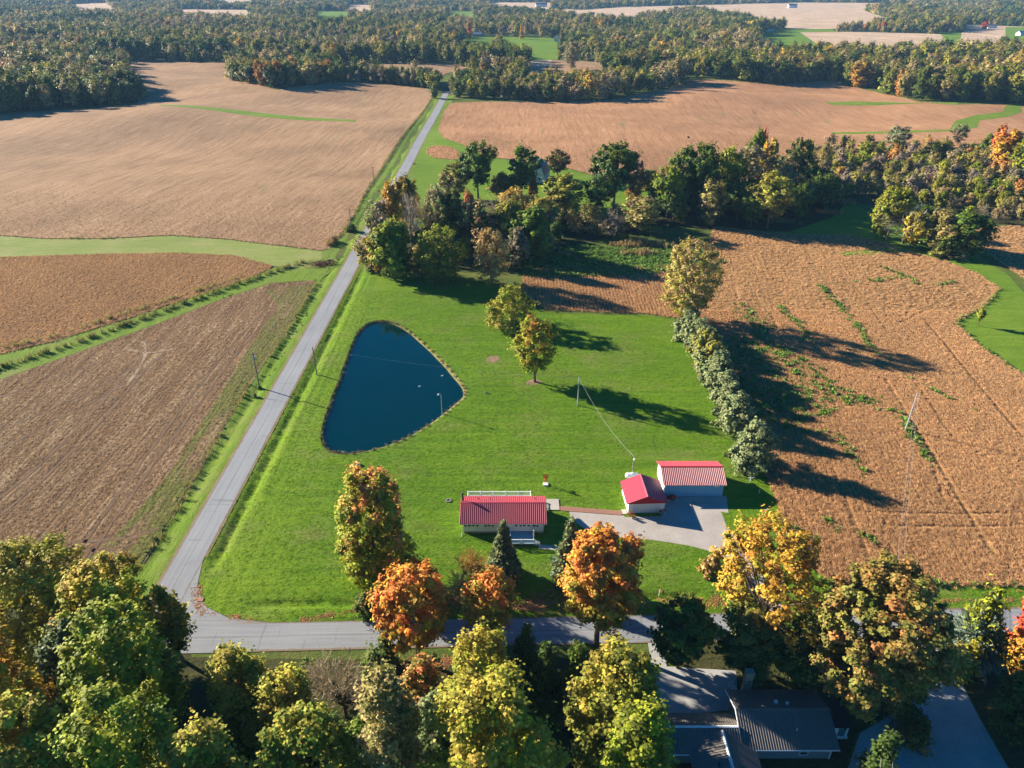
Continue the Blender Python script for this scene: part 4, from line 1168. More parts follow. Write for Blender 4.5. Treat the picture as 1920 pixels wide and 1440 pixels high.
MASS += grove([(437, 150), (458, 160), (500, 166), (560, 170), (612, 164), (622, 154), (560, 150), (480, 145), (445, 142)], 14, 12, (13, 21), .66, [(2, 'round', 'olg', 'ye'), (1, 'round', 'ol', 'o'), (1, 'tall', 'yg', 'ye'), (1, 'airy', 'ye', 'tan'), (.6, 'round', 'br', 'o')], "in the tan field's clump", seedn=15)
MASS += grove([(632, 157), (680, 157), (740, 162), (822, 168), (822, 160), (740, 152), (640, 149)], 22, 9, (9, 16), .6, [(2, 'round', 'olg', 'ol'), (1, 'airy', 'gb', 'tan'), (1, 'tall', 'yg', 'g'), (1, 'round', 'dg', 'g'), (.5, 'bush', 'olg', 'ol')], "in the thin row beside the road", seedn=16)
MASS += grove([(838, 180), (900, 187), (1000, 189), (1100, 187), (1180, 181), (1240, 171), (1282, 148), (1272, 132), (1200, 138), (1100, 150), (1000, 160), (900, 168), (845, 168)], 46, 11.0, (9, 15), .70, MIXW, "in the road-end wood", seedn=17)
MASS += grove([(1292, 148), (1350, 148), (1440, 154), (1510, 154), (1560, 148), (1590, 156), (1640, 163), (1670, 183), (1720, 193), (1800, 198), (1990, 200), (1990, 150), (1700, 150), (1600, 125), (1400, 125), (1290, 130)], 62, 13.0, (15, 23), .74, MIXW + [(2.5, 'round', 'dg', 'olg')], "on the big right wood's front", parts=True, seedn=18)
MASS += grove([(150, 110), (250, 113), (430, 114), (436, 108), (300, 104), (160, 102)], 20, 15, (18, 24), .72, MIXD, "in the dark left tree line", parts=True, seedn=19)
MASS += grove([(448, 116), (560, 120), (640, 119), (700, 117), (790, 117), (862, 116), (868, 110), (760, 107), (600, 107), (470, 107)], 24, 15, (15, 22), .72, [(2, 'round', 'olg', 'ye'), (2, 'round', 'dg', 'ol'), (1, 'round', 'ol', 'tan')], "in the tree line behind the clump", parts=True, seedn=20)
MASS += grove([(-90, 128), (60, 128), (110, 124), (165, 110), (150, 100), (-90, 108)], 10, 15, (15, 22), .72, MIXW, "in the wood behind the left grove", parts=True, seedn=21)
MASS += grove([(868, 126), (960, 128), (1000, 130), (985, 112), (940, 100), (875, 104)], 10, 14, (14, 21), .72, MIXD + [(2, 'round', 'olg', 'ye')], "behind the road-end wood", parts=True, seedn=22)

# the far woods: everything beyond, one mass
rg = np.random.default_rng(5)
pts = []
for y0, y1, sp in ((600, 1000, 13.5), (1000, 1700, 15.5), (1700, 2600, 20), (2600, 4200, 30), (4200, 7000, 60)):
    for yy in np.arange(y0, y1, sp * .9):
        half = 100 + .78 * yy
        xx = np.arange(-half, half, sp) + rg.uniform(0, sp)
        xx = xx + rg.uniform(-.4, .4, len(xx)) * sp
        pts.append(np.column_stack([xx, yy + rg.uniform(-.4, .4, len(xx)) * sp, np.full(len(xx), sp)]))
pts = np.concatenate(pts)
m = np.ones(len(pts), bool)
for p in CLEAR:
    m &= ~in_poly(pts[:, 0], pts[:, 1], p)
GROVES = [ats(q) for q in ([(838, 180), (1180, 181), (1282, 148), (1272, 132), (1000, 160), (845, 168)], [(1292, 148), (1560, 148), (1670, 183), (1990, 200), (1990, 150), (1600, 125), (1290, 130)], [(150, 110), (430, 114), (436, 108), (160, 102)], [(448, 116), (862, 116), (868, 110), (470, 107)], [(-90, 128), (110, 124), (165, 110), (150, 100), (-90, 108)], [(868, 126), (1000, 130), (985, 112), (875, 104)])]
for p in GROVES:
    m &= ~in_poly(pts[:, 0], pts[:, 1], p)
# behind the road-end wood the land is half open: hedges and scattered trees only
half = in_poly(pts[:, 0], pts[:, 1], ats([(838, 150), (1000, 160), (1160, 142), (1160, 112), (1060, 90), (1060, 66), (860, 62), (838, 90)]))
m &= ~half | (rg.random(len(pts)) < .42)
pts = pts[m]
FARMIX = [(3, 'olg', 'ye'), (3.0, 'ol', 'tan'), (3.4, 'dg', 'olg'), (1.5, 'tan', 'ol'), (1.5, 'gb', 'tan'), (.7, 'ye', 'go'), (.35, 'br', 'ol'), (.10, 'o', 'br'), (2.4, 'g', 'olg')]
wts = np.array([f[0] for f in FARMIX]); wts = wts / wts.sum()


def far_proto(seed, style, h, w):
    return make_tree("far", seed, h, w, style, base=.04, clumps=34, leaves=30, leaf=1.2, limbs=0, autumn=(.40, .34), spread=1.0, ruffle=.24)[0]


FARM = [far_proto(700, 'round', 15, 12), far_proto(701, 'round', 15, 13), far_proto(702, 'oak', 15, 13), far_proto(703, 'tall', 15, 9), far_proto(704, 'round', 15, 11), far_proto(705, 'vase', 15, 12)]


def scatter(name, P_, rot, scl, tint, tint2, vi, protos, label=None, kind="stuff"):
    """one object: copies of a few small meshes on the given points"""
    me = bpy.data.meshes.new(name)
    n = len(P_)
    me.vertices.add(n)
    me.vertices.foreach_set("co", np.asarray(P_, np.float32).ravel())
    for nm, typ, val in (("rot", 'FLOAT', rot), ("vi", 'INT', vi)):
        a = me.attributes.new(nm, typ, 'POINT'); a.data.foreach_set("value", np.asarray(val, np.int32 if typ == 'INT' else np.float32))
    a = me.attributes.new("scl", 'FLOAT_VECTOR', 'POINT'); a.data.foreach_set("vector", np.asarray(scl, np.float32).ravel())
    for nm, val in (("tint", tint), ("tint2", tint2)):
        a = me.attributes.new(nm, 'FLOAT_VECTOR', 'POINT'); a.data.foreach_set("vector", np.asarray(val, np.float32).ravel())
    o = link(name, me)
    ng = bpy.data.node_groups.new(name, 'GeometryNodeTree')
    ng.interface.new_socket("Geometry", in_out='INPUT', socket_type='NodeSocketGeometry')
    ng.interface.new_socket("Geometry", in_out='OUTPUT', socket_type='NodeSocketGeometry')
    N = ng.nodes; L = ng.links
    gi = N.new("NodeGroupInput"); go = N.new("NodeGroupOutput")
    iop = N.new("GeometryNodeInstanceOnPoints")
    join = N.new("GeometryNodeJoinGeometry")
    for pm in reversed(protos):
        po = bpy.data.objects.new(name + "_shape", pm)
        oi = N.new("GeometryNodeObjectInfo"); oi.inputs["Object"].default_value = po
        g2i = N.new("GeometryNodeGeometryToInstance")
        L.new(oi.outputs["Geometry"], g2i.inputs[0]); L.new(g2i.outputs[0], join.inputs[0])
    def attr(nm, typ):
        nd = N.new("GeometryNodeInputNamedAttribute"); nd.data_type = typ; nd.inputs["Name"].default_value = nm
        return nd.outputs["Attribute"]
    L.new(gi.outputs[0], iop.inputs["Points"]); L.new(join.outputs[0], iop.inputs["Instance"])
    iop.inputs["Pick Instance"].default_value = True
    L.new(attr("vi", 'INT'), iop.inputs["Instance Index"])
    cx = N.new("ShaderNodeCombineXYZ"); L.new(attr("rot", 'FLOAT'), cx.inputs[2])
    e2r = N.new("FunctionNodeEulerToRotation"); L.new(cx.outputs[0], e2r.inputs[0]); L.new(e2r.outputs[0], iop.inputs["Rotation"])
    L.new(attr("scl", 'FLOAT_VECTOR'), iop.inputs["Scale"])
    L.new(iop.outputs[0], go.inputs[0])
    md = o.modifiers.new("scatter", 'NODES'); md.node_group = ng
    o["kind"] = kind
    if label:
        o["label"] = label
    return o


n = len(pts)
ci = rg.choice(len(FARMIX), n, p=wts)
# patches of one colour, like real stands
stand = np.sin(pts[:, 0] / 90 + 1.3) * np.sin(pts[:, 1] / 130) + .6 * np.sin(pts[:, 0] / 37 - pts[:, 1] / 61)
ci = np.where((stand < -.7) & (rg.random(n) < .55), 4, ci)
ci = np.where((stand > .55) & (rg.random(n) < .6), 2, ci)
t1 = np.array([T[FARMIX[i][1]] for i in ci]) * np.exp(rg.normal(0, .14, n))[:, None]
t2 = np.array([T[FARMIX[i][2]] for i in ci]) * np.exp(rg.normal(0, .14, n))[:, None]
stand2 = np.sin(pts[:, 0] / 71 + pts[:, 1] / 190 + 2) * np.sin(pts[:, 1] / 83 - pts[:, 0] / 240)
hh = rg.uniform(12, 21, n) * (1 + .28 * stand2) * np.where(pts[:, 2] > 25, 1.1, 1)
ww = hh * rg.uniform(.62, 1.0, n) * np.clip(pts[:, 2] / 15, 1, 2.0)
P3 = np.column_stack([pts[:, 0], pts[:, 1], hz(pts[:, 0], pts[:, 1])])
S3 = np.column_stack([ww / 12, ww / 12, hh / 15])
vi = rg.integers(0, len(FARM), n)
if MASS:
    ex = np.array([(a, b, hz1(a, b)) for a, b, *_ in MASS]); P3 = np.concatenate([P3, ex])
    S3 = np.concatenate([S3, np.array([(q[3] / 12, q[3] / 12, q[2] / 15) for q in MASS])])
    t1 = np.concatenate([t1, np.array([col(q[5], rng) for q in MASS])]); t2 = np.concatenate([t2, np.array([col(q[6], rng) for q in MASS])])
    vi = np.concatenate([vi, rg.integers(0, len(FARM), len(MASS))])
scatter("far_woods", P3, rg.uniform(0, 6.28, len(P3)), S3, t1, t2, vi, FARM, "distant autumn woods reaching to the horizon")
print("far trees", len(P3))

# ------------------------------------------------------------------ standing crops, weeds and fallen leaves (nobody could count them)
def tuft(seed, n, h, w, blade, droop=.3):
    r = np.random.default_rng(seed)
    a = r.uniform(0, 6.28, n); rad = w * .5 * np.sqrt(r.random(n))
    base = np.column_stack([rad * np.cos(a), rad * np.sin(a), np.zeros(n)])
    hh = h * r.uniform(.55, 1.1, n)
    tip = base + np.column_stack([np.cos(a) * droop * hh * r.uniform(-.4, 1, n), np.sin(a) * droop * hh * r.uniform(-.4, 1, n), hh])
    b = r.uniform(0, 6.28, n)
    side = np.column_stack([np.cos(b), np.sin(b), np.zeros(n)]) * blade
    V = np.stack([base - side * .6, base + side * .6, tip + side, tip - side], 1)
    lf = np.clip(r.normal(.5, .18, (n, 3)), 0, 1)
    return quads_mesh("tuft", V.reshape(-1, 3), np.arange(n * 4).reshape(n, 4), M['leaf'], lf)


CROP = [tuft(i, 15, .33, .55, .022, .35) for i in range(4)]
WEED = [tuft(20 + i, 12, .55, .8, .13, .9) for i in range(3)]
TALL = [tuft(30 + i, 16, 1.0, .9, .05, .5) for i in range(3)]
rg2 = np.random.default_rng(77)


def spread(poly, dens, row=None, rot=0.0, jit=.25, ymax=None):
    xs = [p[0] for p in poly]; yy = [p[1] for p in poly]
    x0, x1, y0, y1 = min(xs), max(xs), min(yy), max(yy)
    if ymax:
        y1 = min(y1, ymax)
    if row:      # planted: even along each row
        cr, sr = math.cos(rot), math.sin(rot)
        cs_ = [(a * cr - b * sr, a * sr + b * cr) for a in (x0, x1) for b in (y0, y1)]
        dv = 1.0 / (dens * row)
        uu = np.arange(min(c[0] for c in cs_), max(c[0] for c in cs_), row)
        vv = np.arange(min(c[1] for c in cs_), max(c[1] for c in cs_), dv)
        u, v = [q.ravel() for q in np.meshgrid(uu, vv)]
        u = u + rg2.normal(0, jit * row, len(u)); v = v + rg2.uniform(-.6, .6, len(v)) * dv
        x = u * cr + v * sr; y = -u * sr + v * cr
        if ymax:
            m_ = y < ymax; x, y = x[m_], y[m_]
    else:
        n = int((x1 - x0) * (y1 - y0) * dens)
        x = rg2.uniform(x0, x1, n); y = rg2.uniform(y0, y1, n)
    k = in_poly(x, y, poly)
    return np.column_stack([x[k], y[k]])


def fade(xy, y0, y1):
    return xy[rg2.uniform(0, 1, len(xy)) > sstep(y0, y1, xy[:, 1])]


def edge_pts(poly, step, wid):
    e = np.array(resample(poly, step))
    return e + rg2.normal(0, wid, e.shape)


def sow(name, xy, protos, c, c2, s=(.8, 1.3), hs=(.8, 1.25), label=None, patch=None):
    n = len(xy)
    sc = rg2.uniform(*s, n); h = sc * rg2.uniform(*hs, n)
    f = np.exp(rg2.normal(0, .13, n))[:, None]
    big = .5 + .5 * np.sin(xy[:, 0] / 7.3 + 1.7 * np.sin(xy[:, 1] / 11.0)) * np.sin(xy[:, 1] / 9.1 + xy[:, 0] / 23)
    t1_ = np.array(c)[None] * f * (.86 + .28 * big[:, None])
    t2_ = np.array(c2)[None] * f
    P_ = np.column_stack([xy, hz(xy[:, 0], xy[:, 1]) + .03])
    return scatter(name, P_, rg2.uniform(0, 6.28, n), np.column_stack([sc, sc, h]), t1_, t2_, rg2.integers(0, len(protos), n), protos, label)


TANC = (.48, .315, .185); BRN = (.58, .340, .160); BRN2 = (.65, .42, .22); DRY = (.47, .295, .15)
soy_pts = np.concatenate([spread(F_SOY, 8.0, .85, math.radians(8.6), .17, 190), spread(F_SOY, 1.6, None), edge_pts(F_SOY, .30, .30)])
# tramlines and thin places
u = soy_pts[:, 0] * math.cos(math.radians(8.6)) - soy_pts[:, 1] * math.sin(math.radians(8.6))
gap = (np.abs((u + 6) % 21 - 10) < .45) & (np.sin(soy_pts[:, 1] / 17 + u / 5) > -.2)
soy_pts = soy_pts[~gap]


def off_tracks(xy, line, w):
    """drop the plants that wheels flattened"""
    keep = np.ones(len(xy), bool)
    cell = 3.0
    grid = {}
    for p in line:
        grid.setdefault((int(p[0] // cell), int(p[1] // cell)), []).append(p)
    kx, ky = (xy[:, 0] // cell).astype(int), (xy[:, 1] // cell).astype(int)
    key = kx * 100003 + ky
    order = np.argsort(key); ks = key[order]
    for (i, j) in {(a + da, b + db) for a, b in grid for da in (-1, 0, 1) for db in (-1, 0, 1)}:
        near = [p for da in (-1, 0, 1) for db in (-1, 0, 1) for p in grid.get((i + da, j + db), ())]
        lo, hi = np.searchsorted(ks, [i * 100003 + j, i * 100003 + j + 1])
        if hi > lo and near:
            ix = order[lo:hi]
            d = np.sqrt(((xy[ix][:, None] - np.array(near)[None]) ** 2).sum(-1)).min(1)
            keep[ix[d < w * (.75 + .4 * rg2.random(len(d)))]] = False
    return xy[keep]


soy_pts = off_tracks(soy_pts, SOYL, .36)
sow("standing_crop", soy_pts, CROP, BRN, BRN2, label="dry brown crop standing in the field right of the hedge")
nook = np.concatenate([spread(F_NOOK, 2.6, 1.0, 0.01, .12), edge_pts(F_NOOK, .4, .3)])
sow("standing_crop", nook, CROP, (.47, .25, .13), BRN2, label="reddish crop standing in the nook behind the lawn")
sow("standing_crop", np.concatenate([spread(F_SE, .8), edge_pts(F_SE, .5, .3)]), CROP, BRN, BRN2, (1.0, 1.6), label="brown crop standing behind the grass-strip cluster")
mid = np.concatenate([spread(F_MID, 4.0, 1.1, math.radians(3), .2), edge_pts(F_MID, .35, .35)])
sow("standing_crop", mid, CROP, DRY, (.55, .365, .19), (.8, 1.3), label="dry crop standing between the two grass strips")
sow("standing_crop", np.concatenate([edge_pts(F_TAN, .5, .4), fade(spread(F_TAN, 1.3, 1.5, math.radians(6), .3, 340), 200, 340)]), CROP, TANC, (.52, .37, .23), (.8, 1.35), label="tan crop standing in the big field left of the road")
sow("standing_crop", np.concatenate([edge_pts(F_NE, .9, .5), spread(F_PATCH, 1.2), edge_pts(F_PATCH, .4, .2), fade(spread(F_NE, .5, 1.5, .01, .3, 480), 300, 480)]), CROP, (.48, .28, .145), BRN2, (.9, 1.5), label="rust crop standing beyond the farmhouse")
# the cut field: low stubble in swaths
cut = off_tracks(spread(F_CUT, 2.4, .9, 0.004, .16), CUTL, .55)
sow("stubble", cut, CROP, (.30, .185, .10), (.52, .38, .25), (.8, 1.4), (.4, .7), label="low stubble and cut straw in the near left field")
# the lawn's own blades, enough to give it grain
LG = [tuft(70 + i, 11, .075, .42, .018, 1.2) for i in range(3)]
lw = spread(LAWN, 4.5, None, 0, .2, 205)
lw = lw[~in_poly(lw[:, 0], lw[:, 1], BEACH) & ~in_poly(lw[:, 0], lw[:, 1], DRIVE)]
sow("lawn_grass", lw, LG, (.185, .315, .018), (.28, .37, .04), (.6, 1.5), label="short mown blades of the lawn")
# weeds greening the cut field's road side and the brown field
def band(pts, w, dens):
    p = ats(pts)
    out = []
    for a, b in zip(p[:-1], p[1:]):
        L = math.hypot(b[0] - a[0], b[1] - a[1]); n_ = max(1, int(L * w * dens))
        t_ = rg2.random(n_)[:, None]
        out.append(np.array(a)[None] * (1 - t_) + np.array(b)[None] * t_ + rg2.normal(0, w * .42, (n_, 2)))
    return np.concatenate(out)


weeds = [band([(1537, 535), (1568, 570), (1598, 600), (1628, 648), (1645, 668)], 1.3, 1.6), band([(1455, 575), (1490, 605), (1520, 640)], 1.7, 1.0), band([(1385, 575), (1410, 600), (1435, 622)], 4, .7),
         band([(1655, 765), (1685, 775), (1700, 800), (1720, 830), (1742, 868)], 1.5, 1.8), band([(1545, 960), (1560, 985), (1575, 1000)], .9, 1.8), band([(1605, 1000), (1635, 1015), (1645, 1025)], .9, 1.6),
         band([(1470, 980), (1500, 1000), (1530, 1010)], 1.2, 1.0), band([(1580, 830), (1610, 880), (1630, 900)], 1.5, 1.0), band([(1560, 740), (1620, 750), (1650, 760)], 3, .9), band([(1460, 800), (1540, 810), (1580, 830)], 2.5, .7),
         band([(1650, 500), (1700, 520)], 1.6, .9), band([(1750, 535), (1790, 530)], 1.4, .9), band([(1335, 490), (1360, 492)], 2, 1.2), band([(1690, 700), (1800, 760), (1830, 770)], .8, .7), band([(1600, 530), (1700, 520), (1730, 535)], 2, .5),
         band([(1350, 1080), (1600, 1093)], 1.2, .8), band([(1660, 1094), (1920, 1095)], .7, .9), band([(1925, 712), (1840, 650), (1790, 604)], .8, .9)]
sh = spread(ats([(1365, 640), (1420, 625), (1540, 690), (1600, 760), (1500, 800), (1420, 790), (1380, 740)]), .55)
nk = spread(ats([(970, 470), (1090, 462), (1240, 468), (1325, 470), (1326, 500), (1220, 515), (1100, 520), (985, 520)]), .9)
sow("weeds", np.concatenate(weeds + [sh, nk]), WEED, (.12, .25, .045), (.19, .28, .05), (.7, 1.4), label="green weeds growing through the brown crop")
cw = [band([(590, 535), (560, 600), (530, 640), (480, 720)], 3, .35), band([(545, 560), (470, 690), (400, 800)], 1.0, .6), band([(466, 720), (396, 838), (336, 945), (266, 1050)], 1.2, .9), band([(420, 560), (510, 535), (590, 530)], 3, .4)]
sow("weeds", np.concatenate(cw), WEED, (.15, .215, .045), (.25, .26, .08), (.35, .7), (.5, .9), label="green weeds along the cut field's road side")
creek = [band([(-60, 720), (0, 690), (150, 640), (300, 586), (420, 543), (500, 515), (570, 492)], .7, 3.2), band([(-60, 665), (0, 655), (100, 632), (240, 588), (375, 545), (465, 515)], .6, 1.4)]
sow("tall_grass", np.concatenate(creek), TALL, (.20, .22, .05), (.38, .33, .12), (.8, 1.3), label="rank tall grass along the creek between the left fields")
tall = [band([(592, 530), (575, 560), (545, 612), (505, 672)], .5, 2.6), band([(470, 722), (400, 840), (340, 948), (272, 1058)], .35, 1.6), band([(610, 465), (640, 436), (668, 395), (700, 335), (770, 238), (812, 182)], .7, 1.6), band([(1842, 577), (1790, 604)], .7, 2.4), band([(1873, 541), (1843, 576)], .7, 2.4), band([(130, 447), (210, 447)], 1, 1)]
sow("tall_grass", np.concatenate(tall), TALL, (.26, .25, .06), (.44, .37, .14), (.5, .95), label="rank tall grass along the field edges")
reed = [band([(1160, 462), (1210, 460), (1250, 462)], 3, 1.2), band([(1170, 478), (1230, 475)], 2, 1.0), band([(1030, 478), (1070, 480)], 2, 1.0), band([(1045, 420), (1090, 430)], 2, 1.0), band([(1540, 400), (1580, 402)], 2.4, 1.2), band([(1580, 385), (1600, 380)], 2, 1), band([(1445, 415), (1490, 418)], 2, 1.0), band([(615, 462), (630, 452)], 1.2, 3.5)]
sow("tall_grass", np.concatenate(reed), TALL, (.33, .22, .09), (.40, .29, .13), (1.2, 2.0), label="tan reeds in the wet hollow before the creek wood")
# leaf litter under the orange maples
r3 = np.random.default_rng(3)
fl = np.concatenate([band([(395, 1150), (470, 1162)], .5, 6), band([(372, 1100), (366, 1130), (385, 1155)], .8, 12), band([(560, 1163), (700, 1140), (900, 1128)], .5, 7), band([(700, 1122), (820, 1120), (1020, 1136)], 2.2, 7), band([(940, 1140), (1020, 1138)], .7, 25), band([(1000, 1120), (1200, 1130)], 2.5, 6), band([(1240, 1125), (1420, 1135)], 1.8, 5), band([(1660, 1128), (1920, 1124)], .3, 6), band([(705, 1245), (900, 1240)], 1.2, 5), band([(1400, 1010), (1440, 1100)], 3, 3)])
LIT = []
for i in range(2):
    nq = 9
    c_ = r3.uniform(-.35, .35, (nq, 3)) * np.array([1, 1, 0]) + np.array([0, 0, .04])
    a_ = r3.uniform(0, 6.28, nq)
    u_ = np.column_stack([np.cos(a_), np.sin(a_), r3.normal(0, .2, nq)]) * .085; v_ = np.column_stack([-np.sin(a_), np.cos(a_), r3.normal(0, .2, nq)]) * .06
    LIT.append(quads_mesh("litter", np.stack([c_ - u_ - v_, c_ + u_ - v_, c_ + u_ + v_, c_ - u_ + v_], 1).reshape(-1, 3), np.arange(nq * 4).reshape(nq, 4), M['leaf'], np.clip(r3.normal(.5, .2, (nq, 3)), 0, 1)))
o = sow("fallen_leaves", fl, LIT, (.38, .17, .06), (.40, .22, .10), (.7, 1.3), label="fallen orange leaves along the road edges under the maples")

# ------------------------------------------------------------------ buildings
def ribbed_slope(mb, e0, e1, r1, r0, rib=.30, up=.035, wid=.05, thick=.06):
    """one roof slope from eave e0-e1 to ridge r0-r1 with standing ribs running down it"""
    e0, e1, r0, r1 = map(Vector, (e0, e1, r0, r1))
    mb.slab([e0, e1, r1, r0], thick)
    L = (e1 - e0).length; n_ = max(2, int(L / rib))
    nrm = (e1 - e0).cross(r0 - e0).normalized()
    if nrm.z < 0:
        nrm = -nrm
    d = (e1 - e0).normalized()
    for i in range(n_ + 1):
        f = i / n_
        a, b = e0.lerp(e1, f) + nrm * .001, r0.lerp(r1, f) + nrm * .001
        a = a + d * (wid if i == 0 else -wid if i == n_ else 0); b = b + d * (wid if i == 0 else -wid if i == n_ else 0)
        h = nrm * up; w_ = d * wid; w2 = d * wid * .3
        vs = [a - w_, a + w_, b + w_, b - w_, a - w2 + h, a + w2 + h, b + w2 + h, b - w2 + h]
        mb.add(vs, [(4, 5, 6, 7), (0, 4, 7, 3), (1, 2, 6, 5), (0, 1, 5, 4), (3, 7, 6, 2)])


def gable_walls(mb, x0, x1, y0, y1, z0, ze, zr, axis='x', t=.15):
    """four walls with gables; ridge runs along axis"""
    if axis == 'x':
        ym = (y0 + y1) / 2
        mb.box(x0 + t, x1 - t, y0, y0 + t, z0, ze); mb.box(x0 + t, x1 - t, y1 - t, y1, z0, ze)
        for a, b in ((x0, x0 + t), (x1 - t, x1)):
            mb.prism([(y0, z0), (y1, z0), (y1, ze), (ym, zr), (y0, ze)], 'x', a, b)
    else:
        xm = (x0 + x1) / 2
        mb.box(x0, x0 + t, y0 + t, y1 - t, z0, ze); mb.box(x1 - t, x1, y0 + t, y1 - t, z0, ze)
        for a, b in ((y0, y0 + t), (y1 - t, y1)):
            mb.prism([(x0, z0), (x1, z0), (x1, ze), (xm, zr), (x0, ze)], 'y', a, b)


def window(root, x, y, z, w, h, frame='white', bars=1, facing=-1):
    """a window on a wall that faces -Y: frame, pane, glazing bars"""
    f = MB(); b = .06
    y0, y1 = (y - .05, y + .03)
    f.box(x - w / 2 - b, x - w / 2, y0, y1, z - h / 2 - b, z + h / 2 + b); f.box(x + w / 2, x + w / 2 + b, y0, y1, z - h / 2 - b, z + h / 2 + b)
    f.box(x - w / 2, x + w / 2, y0, y1, z + h / 2, z + h / 2 + b); f.box(x - w / 2, x + w / 2, y0 - .03, y1, z - h / 2 - b, z - h / 2)
    f.box(x - w / 2, x + w / 2, y0 + .01, y1 - .02, z - .02, z + .02)
    fr = f.obj("window", M[frame], root)
    MB().box(x - w / 2 + .002, x + w / 2 - .002, y + .002, y + .02, z - h / 2 + .002, z + h / 2 - .002).obj("pane", M['glass'], fr)
    return fr


def rail(mb, p0, p1, z0, h, step=.16, post=1.8, pw=.06):
    p0, p1 = Vector((*p0, 0)), Vector((*p1, 0))
    L = (p1 - p0).length; d = (p1 - p0).normalized(); s = Vector((-d.y, d.x, 0))
    def bar(a, b, za0, za1, w_):
        q = [a - s * w_, b - s * w_, b + s * w_, a + s * w_]
        mb.add([(v.x, v.y, za0) for v in q] + [(v.x, v.y, za1) for v in q], [(3, 2, 1, 0), (4, 5, 6, 7), (0, 1, 5, 4), (1, 2, 6, 5), (2, 3, 7, 6), (3, 0, 4, 7)])
    bar(p0, p1, z0 + h - .09, z0 + h, .055)
    bar(p0, p1, z0 + .08, z0 + .15, .03)
    n_ = int(L / step)
    for i in range(1, n_):
        c = p0 + d * (L * i / n_)
        bar(c - d * .02, c + d * .02, z0 + .151, z0 + h - .091, .018)
    k = max(1, int(round(L / post)))
    for i in range(k + 1):
        c = p0 + d * (L * i / k)
        bar(c - d * pw, c + d * pw, z0 - .3, z0 + h + .06, pw)


# the long house
HX0, HX1, HY0, HY1 = -8.55, 5.55, 94.85, 101.35
hs = empty("house", (0, 0, 0), "low white house with a red ribbed roof and a front deck", "house")
mb = MB(); gable_walls(mb, HX0, HX1, HY0, HY1, .45, 2.72, 4.05, 'x'); wl = mb.obj("wall", M['white'], hs)
sd_ = MB()
for i in range(11):       # clapboards on the front
    z = .62 + i * .185
    sd_.prism([(HY0 - .030, z), (HY0 - .002, z), (HY0 - .002, z + .18), (HY0 - .008, z + .18)], 'x', HX0 + .01, HX1 - .01)
sd_.obj("siding", M['white'], wl)["kind"] = "stuff"
MB().box(HX0 + .1, HX1 - .1, HY0 + .1, HY1 - .1, -.2, .45).obj("foundation", M['darkgravel'], hs)
rf = MB(); yr = (94.3 + 101.9) / 2
ribbed_slope(rf, (-9.1, 94.3, 2.62), (6.05, 94.3, 2.62), (6.05, yr - .003, 4.22), (-9.1, yr - .003, 4.22), .34, .068, .075)
rfo = rf.obj("roof", M['red_roof'], hs)
rf2 = MB(); ribbed_slope(rf2, (6.05, 101.9, 2.62), (-9.1, 101.9, 2.62), (-9.1, yr + .003, 4.22), (6.05, yr + .003, 4.22), .34, .068, .075)
rf2.obj("roof", M['red_roof'], hs)
MB().prism([(yr - .2, 4.16), (yr, 4.25), (yr + .2, 4.16), (yr + .2, 4.20), (yr, 4.30), (yr - .2, 4.20)], 'x', -9.13, 6.08).obj("ridge_cap", M['red_roof'], rfo)
tr_ = MB(); tr_.box(-9.1, 6.05, 94.24, 94.30, 2.46, 2.60); tr_.obj("fascia", M['white'], rfo)
tv = MB()
for x in (-6.0, -3.9, 4.2):
    tv.tube([(x, 100.0, 3.3), (x, 100.0, 3.75)], .07, 8)
tv.obj("vent_pipe", M['dark'], rfo)
ch = MB(); ch.tube([(-8.75, 99.0, 2.6), (-8.75, 99.0, 5.4)], .17, 10); ch.tube([(-8.75, 99.0, 5.4), (-8.75, 99.0, 5.62)], [.27, .16], 10)
ch.box(-9.05, -8.5, 98.75, 99.25, .2, 2.55)
ch.obj("chimney", M['dark'], hs)
for x in (-7.47, -6.7, -4.0, 2.14, 2.94, 3.85):
    window(hs, x, HY0 - .035, 2.02, .50 if x != 3.85 else .62, .72)
for x in (-8.14, -6.0, -4.62, -3.36, 1.5, 4.46):
    s_ = MB().box(x - .15, x + .15, HY0 - .075, HY0 - .034, 1.58, 2.46)
    s_.obj("shutter", M['shutter'], hs)
dr = MB().box(.28, 1.18, HY0 - .07, HY0 - .032, .62, 2.5).obj("door", M['white'], hs)
MB().tube([(.73, HY0 - .10, 1.85), (.73, HY0 - .075, 1.85)], .24, 12).obj("wreath", M['dark'], dr)
MB().box(1.05, 1.11, HY0 - .10, HY0 - .071, 1.45, 1.57).obj("handle", M['grey_metal'], dr)
sw = MB().box(HX1 - .01, HX1 + .55, 99.6, 101.0, .5, 2.2)
sw.obj("side_entry", M['blue_roof'], hs)
gt = MB(); gt.tube([(-8.75, 94.25, 2.5), (-8.75, 94.6, 2.3), (-8.75, 94.7, .35), (-8.8, 93.9, .12)], .05, 6); gt.obj("downspout", M['white'], hs)
